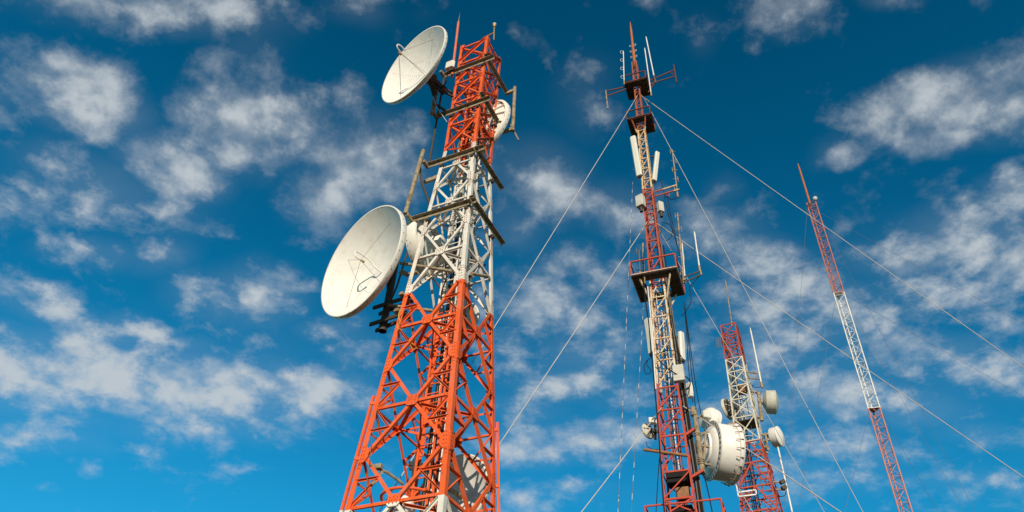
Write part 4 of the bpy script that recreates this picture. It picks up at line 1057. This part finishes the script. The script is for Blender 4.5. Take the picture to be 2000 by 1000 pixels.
# ------------------------------------------------------------------ short mast behind
A4 = V(10.86, 30.0, 0)
def z4(row):
    lo, hi = GROUND, 60
    for _ in range(50):
        m_ = (lo + hi) / 2
        if proj(V(A4.x, A4.y, m_))[1] > row: lo = m_
        else: hi = m_
    return lo
m4r = thing('lattice_mast', 'short square red and cream lattice mast behind the crowded mast', 'mast', V(A4.x, A4.y, GROUND))
m4 = Mast(m4r, A4, -119, [(GROUND, 2.3), (z4(996), 1.45), (z4(916), 1.28), (z4(872), 1.06), (z4(828), .96), (z4(764), .88), (z4(633), .74)], 4, 'm4')
m4.legs([GROUND, z4(996), z4(872), z4(764), z4(640)], 'angle', .058)
m4.panels([z4(r) for r in (872, 823, 787, 761, 733, 707, 684, 662, 641)], 'x', .045, .042)
m4.panels([z4(r) for r in (1010, 962, 915, 872)], 'k', .06, .055)
m4.panels(frange(GROUND, z4(1010), 1.8), 'x', .06, .055, faces=[0, 1])
for r in (996, 985, 974, 950, 938, 926, 903, 893, 882):       # close spaced members of the wide foot
    zz_ = z4(r)
    for k in range(4):
        p, q = m4.corner(k, zz_), m4.corner(k + 1, zz_); m_ = (p + q) / 2
        m4.brace('horizontal_brace', p.lerp(q, .02), p.lerp(q, .34), m4.n[k], .04, False, -.02)
        m4.brace('horizontal_brace', p.lerp(q, .66), p.lerp(q, .98), m4.n[k], .04, False, -.02)
lad = MB()
for s in (-1, 1): lad.bar(V(A4.x + s * .17, A4.y, GROUND), V(A4.x + s * .17, A4.y, z4(650)), .035, .03)
z = 3
while z < z4(650): lad.bar(V(A4.x - .17, A4.y, z), V(A4.x + .17, A4.y, z), .02, .02); z += .33
lad.build('climbing_ladder', 'm4', m4r)
mb = MB(); mb.rbox(V(A4.x + .05, A4.y - .1, z4(763)), V(1, 0, 0), V(0, 1, 0), V(0, 0, 1), .34, .3, .42, .03); mb.build('junction_box', 'rustbox', m4r)
mb = MB(); mb.plate([m4.corner(k, z4(830), -.05) for k in range(4)], V(0, 0, 1), .03); mb.build('floor_plate', 'plate', m4r)
m4.done()
cab = MB()
bund = thing('feeder_cable_bundle', 'dark feeder cables inside the short red and cream mast', 'cables', V(A4.x, A4.y, GROUND))
for k in range(5):
    mb = MB(); mb.tube([V(A4.x - .4 + .09 * k, A4.y + .2, GROUND), V(A4.x - .3 + .07 * k, A4.y + .15, z4(870)), V(A4.x - .2 + .05 * k, A4.y + .15, z4([680, 720, 760, 700, 800][k]))], .022, 6); mb.build('cable', 'black', bund)
whip('thin tan whip on top of the short mast', 1429, 631, 1417, 548, 30.0, .028, mat='galv')
whip('long white whip held off the upper right of the short mast', 1487, 749, 1465, 640, 29.8, .038)
whip('long white whip under the lower white drum right of the short mast', 1548, 1004, 1519, 872, 29.8, .038)
def standoff(label, pairs, Y0, Y1, mat='galv', loops=None):
    t = thing('side_arm', label, 'side arm', at(*pairs[0][0], Y0), 'side arms on the short mast')
    for a_, b_ in pairs: mb = MB(); mb.bar(at(*a_, Y0), at(*b_, Y1), .05, .05); mb.build('arm', mat, t)
    return t
standoff('pair of pale arms holding the upper white whip off the short mast', [((1456, 726), (1487, 730)), ((1460, 738), (1488, 741)), ((1474, 729), (1476, 740))], 29.9, 29.8)
standoff('pair of pale arms holding the lower white whip off the short mast', [((1500, 941), (1531, 942)), ((1515, 956), (1534, 957))], 29.9, 29.8)
mb = MB(); tt = thing('clamp_pair', 'two dark clamps on the lower white whip', 'clamp', at(1530, 945, 29.7))
for (x, y) in ((1528, 941), (1531, 952)): mb = MB(); mb.bar(at(x - 4, y + 2, 29.75), at(x + 4, y - 2, 29.75), .16, .14); mb.build('clamp', 'darksteel', tt)
standoff('white rectangular tube frame left of the foot of the short mast', [((1436, 936), (1442, 970)), ((1442, 970), (1476, 966)), ((1440, 962), (1476, 957)), ((1476, 957), (1477, 966))], 29.2, 29.2, 'whip')
cable('thin black cable hanging under the upper whip of the short mast', [(1487, 749, 29.8), (1485, 755, 29.8), (1476, 757, 29.8), (1468, 752, 29.8)], .015, group='loose cables on the short mast')
cable('thin black cable under the lower whip of the short mast', [(1536, 958, 29.8), (1533, 967, 29.8), (1524, 970, 29.8), (1516, 966, 29.8)], .015, group='loose cables on the short mast')
drum('drum_antenna', 'grey green drum antenna on a tan pipe upper right of the short mast', at(1515, 786, 30.2), V(.93, -.25, -.12), .54, .40, mat='drumgrey', mount=at(1484, 790, 30.1))
tt = thing('mounting_pipe', 'tan pipe carrying the grey green drum right of the short mast', 'pipe', at(1487, 820, 30.1))
mb = MB(); mb.tube([at(1481, 766, 30.1), at(1488, 822, 30.1)], .08, 12); mb.build('pipe', 'galv', tt)
for y in (768, 815): mb = MB(); mb.bar(at(1467, y - 3, 30.1), at(1486, y, 30.1), .08, .08); mb.build('arm', 'galv', tt)
drum('drum_antenna', 'white drum antenna lower right of the short mast above a whip', at(1524, 852, 30.0), V(.75, -.66, -.05), .44, .34, mount=at(1500, 850, 30.1))
tt = thing('mounting_bracket', 'cluttered steel bracket holding the lower white drum to the short mast', 'bracket', at(1497, 860, 30.0))
for (x0, y0, x1, y1) in ((1488, 850, 1508, 846), (1490, 862, 1506, 857), (1494, 846, 1500, 880), (1486, 872, 1501, 874), (1486, 882, 1500, 885)):
    mb = MB(); mb.bar(at(x0, y0, 30.), at(x1, y1, 30.), .09, .08); mb.build('arm', 'galv', tt)
tt, c, n, a, b = drum('drum_antenna', 'dark backed dish on the left of the short mast', at(1419, 800, 30.9), V(-.72, .68, -.05), .50, .12, mat='drumgrey', matback='darksteel', mount=at(1440, 800, 30.2))
for k in range(8):
    an = k * math.pi / 4; rad = a * math.cos(an) + b * math.sin(an); mb = MB(); mb.bar(c - n * .33 + rad * .12, c - n * .16 + rad * .47, .03, .04, ref=n); mb.build('back_rib', 'drumgrey', tt)
tt = thing('grid_panel', 'faint blue grey mesh panel antenna at the upper left of the short mast', 'panel antenna', at(1404, 672, 29.9))
mb = MB()
p0, p1, p2, p3 = at(1398, 660, 29.9), at(1412, 658, 30.0), at(1413, 677, 30.0), at(1400, 679, 29.9)
for k in range(15): mb.bar(p0.lerp(p3, k / 14), p1.lerp(p2, k / 14), .022, .012)
for k in range(4): mb.bar(p0.lerp(p1, k / 3), p3.lerp(p2, k / 3), .018, .012)
mb.build('mesh', 'gridmesh', tt)
mb = MB(); mb.bar(at(1411, 668, 30.0), at(1418, 672, 30.1), .1, .16); mb.build('bracket', 'darksteel', tt)

# ------------------------------------------------------------------ slim mast at right
A3 = V(16.25, 29.0, 0)
def z3(row):
    lo, hi = GROUND, 80
    for _ in range(50):
        m_ = (lo + hi) / 2
        if proj(V(A3.x, A3.y, m_))[1] > row: lo = m_
        else: hi = m_
    return lo
m3r = thing('guyed_mast', 'slim triangular red and white lattice mast at the far right', 'mast', V(A3.x, A3.y, GROUND))
m3 = Mast(m3r, A3, -108, [(GROUND, .47), (z3(400), .47), (z3(395), .47)], 3, 'm3')
m3.legs([GROUND, 8, 16, 24, z3(398)], 'tube', .062)
m3.panels(frange(z3(1010), z3(402), .56), 'zag', .024, .026, round_=True)
m3.panels(frange(GROUND, z3(1010), .6), 'zag', .024, .026, round_=True, faces=[0, 1])
for r in (575, 800):
    mb = MB(); z = z3(r)
    mb.plate([m3.corner(k, z, .06) for k in range(3)], V(0, 0, 1), .03); mb.build('flange', 'm3', m3r)
m3.done()
t = thing('mast_spire', 'thin rusty needle on top of the slim mast', 'spire', V(A3.x, A3.y, z3(398)))
mb = MB(); mb.tube([V(A3.x - .05, A3.y, z3(402)), V(A3.x - .05, A3.y, z3(330)), V(A3.x - .05, A3.y, z3(319))], [.06, .05, .015], 10); mb.build('pole', 'spire', t)
t = thing('obstruction_lamp', 'small pale lamp on an angled arm at the top of the slim mast', 'lamp', at(1590, 395, 28.9))
mb = MB(); mb.tube([at(1576, 402, 28.8), at(1589, 392, 28.8)], .03, 8); mb.build('arm', 'darksteel', t)
mb = MB(); mb.lathe(at(1592, 388, 28.8), V(.2, -.2, 1), [(.002, -.14), (.08, -.14), (.12, -.04), (.12, .06), (.07, .12), (.002, .13)], 16); mb.build('lens', 'box', t)

# ------------------------------------------------------------------ guy wires
def guy(label, x0, y0, Y0, x1, y1, Y1, r=.022, mat='wire', extend=True, group='guy wires of the masts', fittings=0, beads=0, sag=.0):
    p, q = at(x0, y0, Y0), at(x1, y1, Y1)
    if extend and q.z < p.z - .5:
        k = (p.z - GROUND) / (p.z - q.z); q = p.lerp(q, k)
    t = thing('guy_wire', label, 'guy wire', q, group)
    L = (p - q).length; n = 24; pts = [p.lerp(q, i / n) - V(0, 0, sag * 4 * (i / n) * (1 - i / n)) for i in range(n + 1)]
    mb = MB(); mb.tube(pts, r, 6); mb.build('cable', mat, t)
    d = (q - p).normalized()
    if fittings:
        mb = MB(); mb.tube([p + d * .25, p + d * .5], r * 1.5, 8); mb.tube([p + d * .7, p + d * .9], r * 1.4, 8); mb.build('socket', 'galv', t)
    for k in range(beads):
        c = p.lerp(q, (k + .5 + random.uniform(-.3, .3)) / beads); mb = MB(); mb.tube([c - d * .11, c - d * .05, c + d * .05, c + d * .11], [r * 1.0, r * 1.5, r * 1.5, r * 1.0], 8); mb.build('insulator', 'insul', t)
    return t
guy('topmost white guy wire falling left behind the orange tower', 1245, 187, 22.4, 966, 633, 19.5, .014, fittings=1, sag=.12)
guy('second white guy wire falling left from above the big platform', 1264, 434, 22.3, 942, 910, 19.5, .014, fittings=1, sag=.12)
guy('short white guy wire falling left past the small grey dish', 1293, 795, 22.3, 1130, 1000, 20.0, .014, fittings=1, sag=.12)
guy('long white guy wire crossing to the right edge above the others', 1251, 186, 22.4, 2000, 713, 24.0, .015, fittings=1, sag=.18)
guy('long white guy wire crossing right below the topmost one and over the slim mast', 1281, 435, 22.4, 2000, 926, 24.5, .015, fittings=1, sag=.18)
guy('steep white guy wire between the crowded mast and the slim mast', 1256, 188, 22.7, 1687, 1000, 27.5, .014, fittings=1, sag=.12)
guy('steep white guy wire passing in front of the short mast', 1281, 438, 22.8, 1612, 1000, 27.0, .013, fittings=1, sag=.12)
guy('thin white guy wire slanting from the big drum past the foot of the short mast', 1334, 793, 22.2, 1642, 1000, 24.0, .018)
guy('thin guy wire leaving the picture below the big drum', 1437, 943, 23.5, 1470, 1000, 23.8, .015)
guy('left one of two near vertical wires with white insulators', 1236, 350, 22.9, 1207, 1000, 22.6, .008, 'wiredark', beads=46)
guy('right one of two near vertical wires with white insulators', 1257, 592, 22.9, 1233, 1000, 22.6, .008, 'wiredark', beads=34)
for lab, x0, y0, x1, y1, Y1 in (('faint thin wire hanging straight left of the slim mast top', 1577, 404, 1540, 880, 28),
     ('faint thin wire leaving the slim mast top to the right edge', 1596, 412, 2000, 633, 30),
     ('faint thin wire from the upper joint of the slim mast to the right', 1652, 577, 2000, 775, 30),
     ('faint thin wire falling left from the upper joint of the slim mast', 1631, 590, 1597, 780, 28.5),
     ('faint steep wire right of the white section of the slim mast', 1655, 590, 1885, 1000, 31),
     ('faint steep wire from the slim mast top down behind its white section', 1600, 420, 1905, 1000, 33),
     ('faint thin wire falling left from the lower joint of the slim mast', 1697, 805, 1650, 1000, 28.5),
     ('faint thin wire falling right from the lower joint of the slim mast', 1722, 805, 1832, 1000, 31)):
    guy(lab, x0, y0, 29.0, x1, y1, Y1, .0065, 'wiredark', group='thin guy wires of the slim mast')
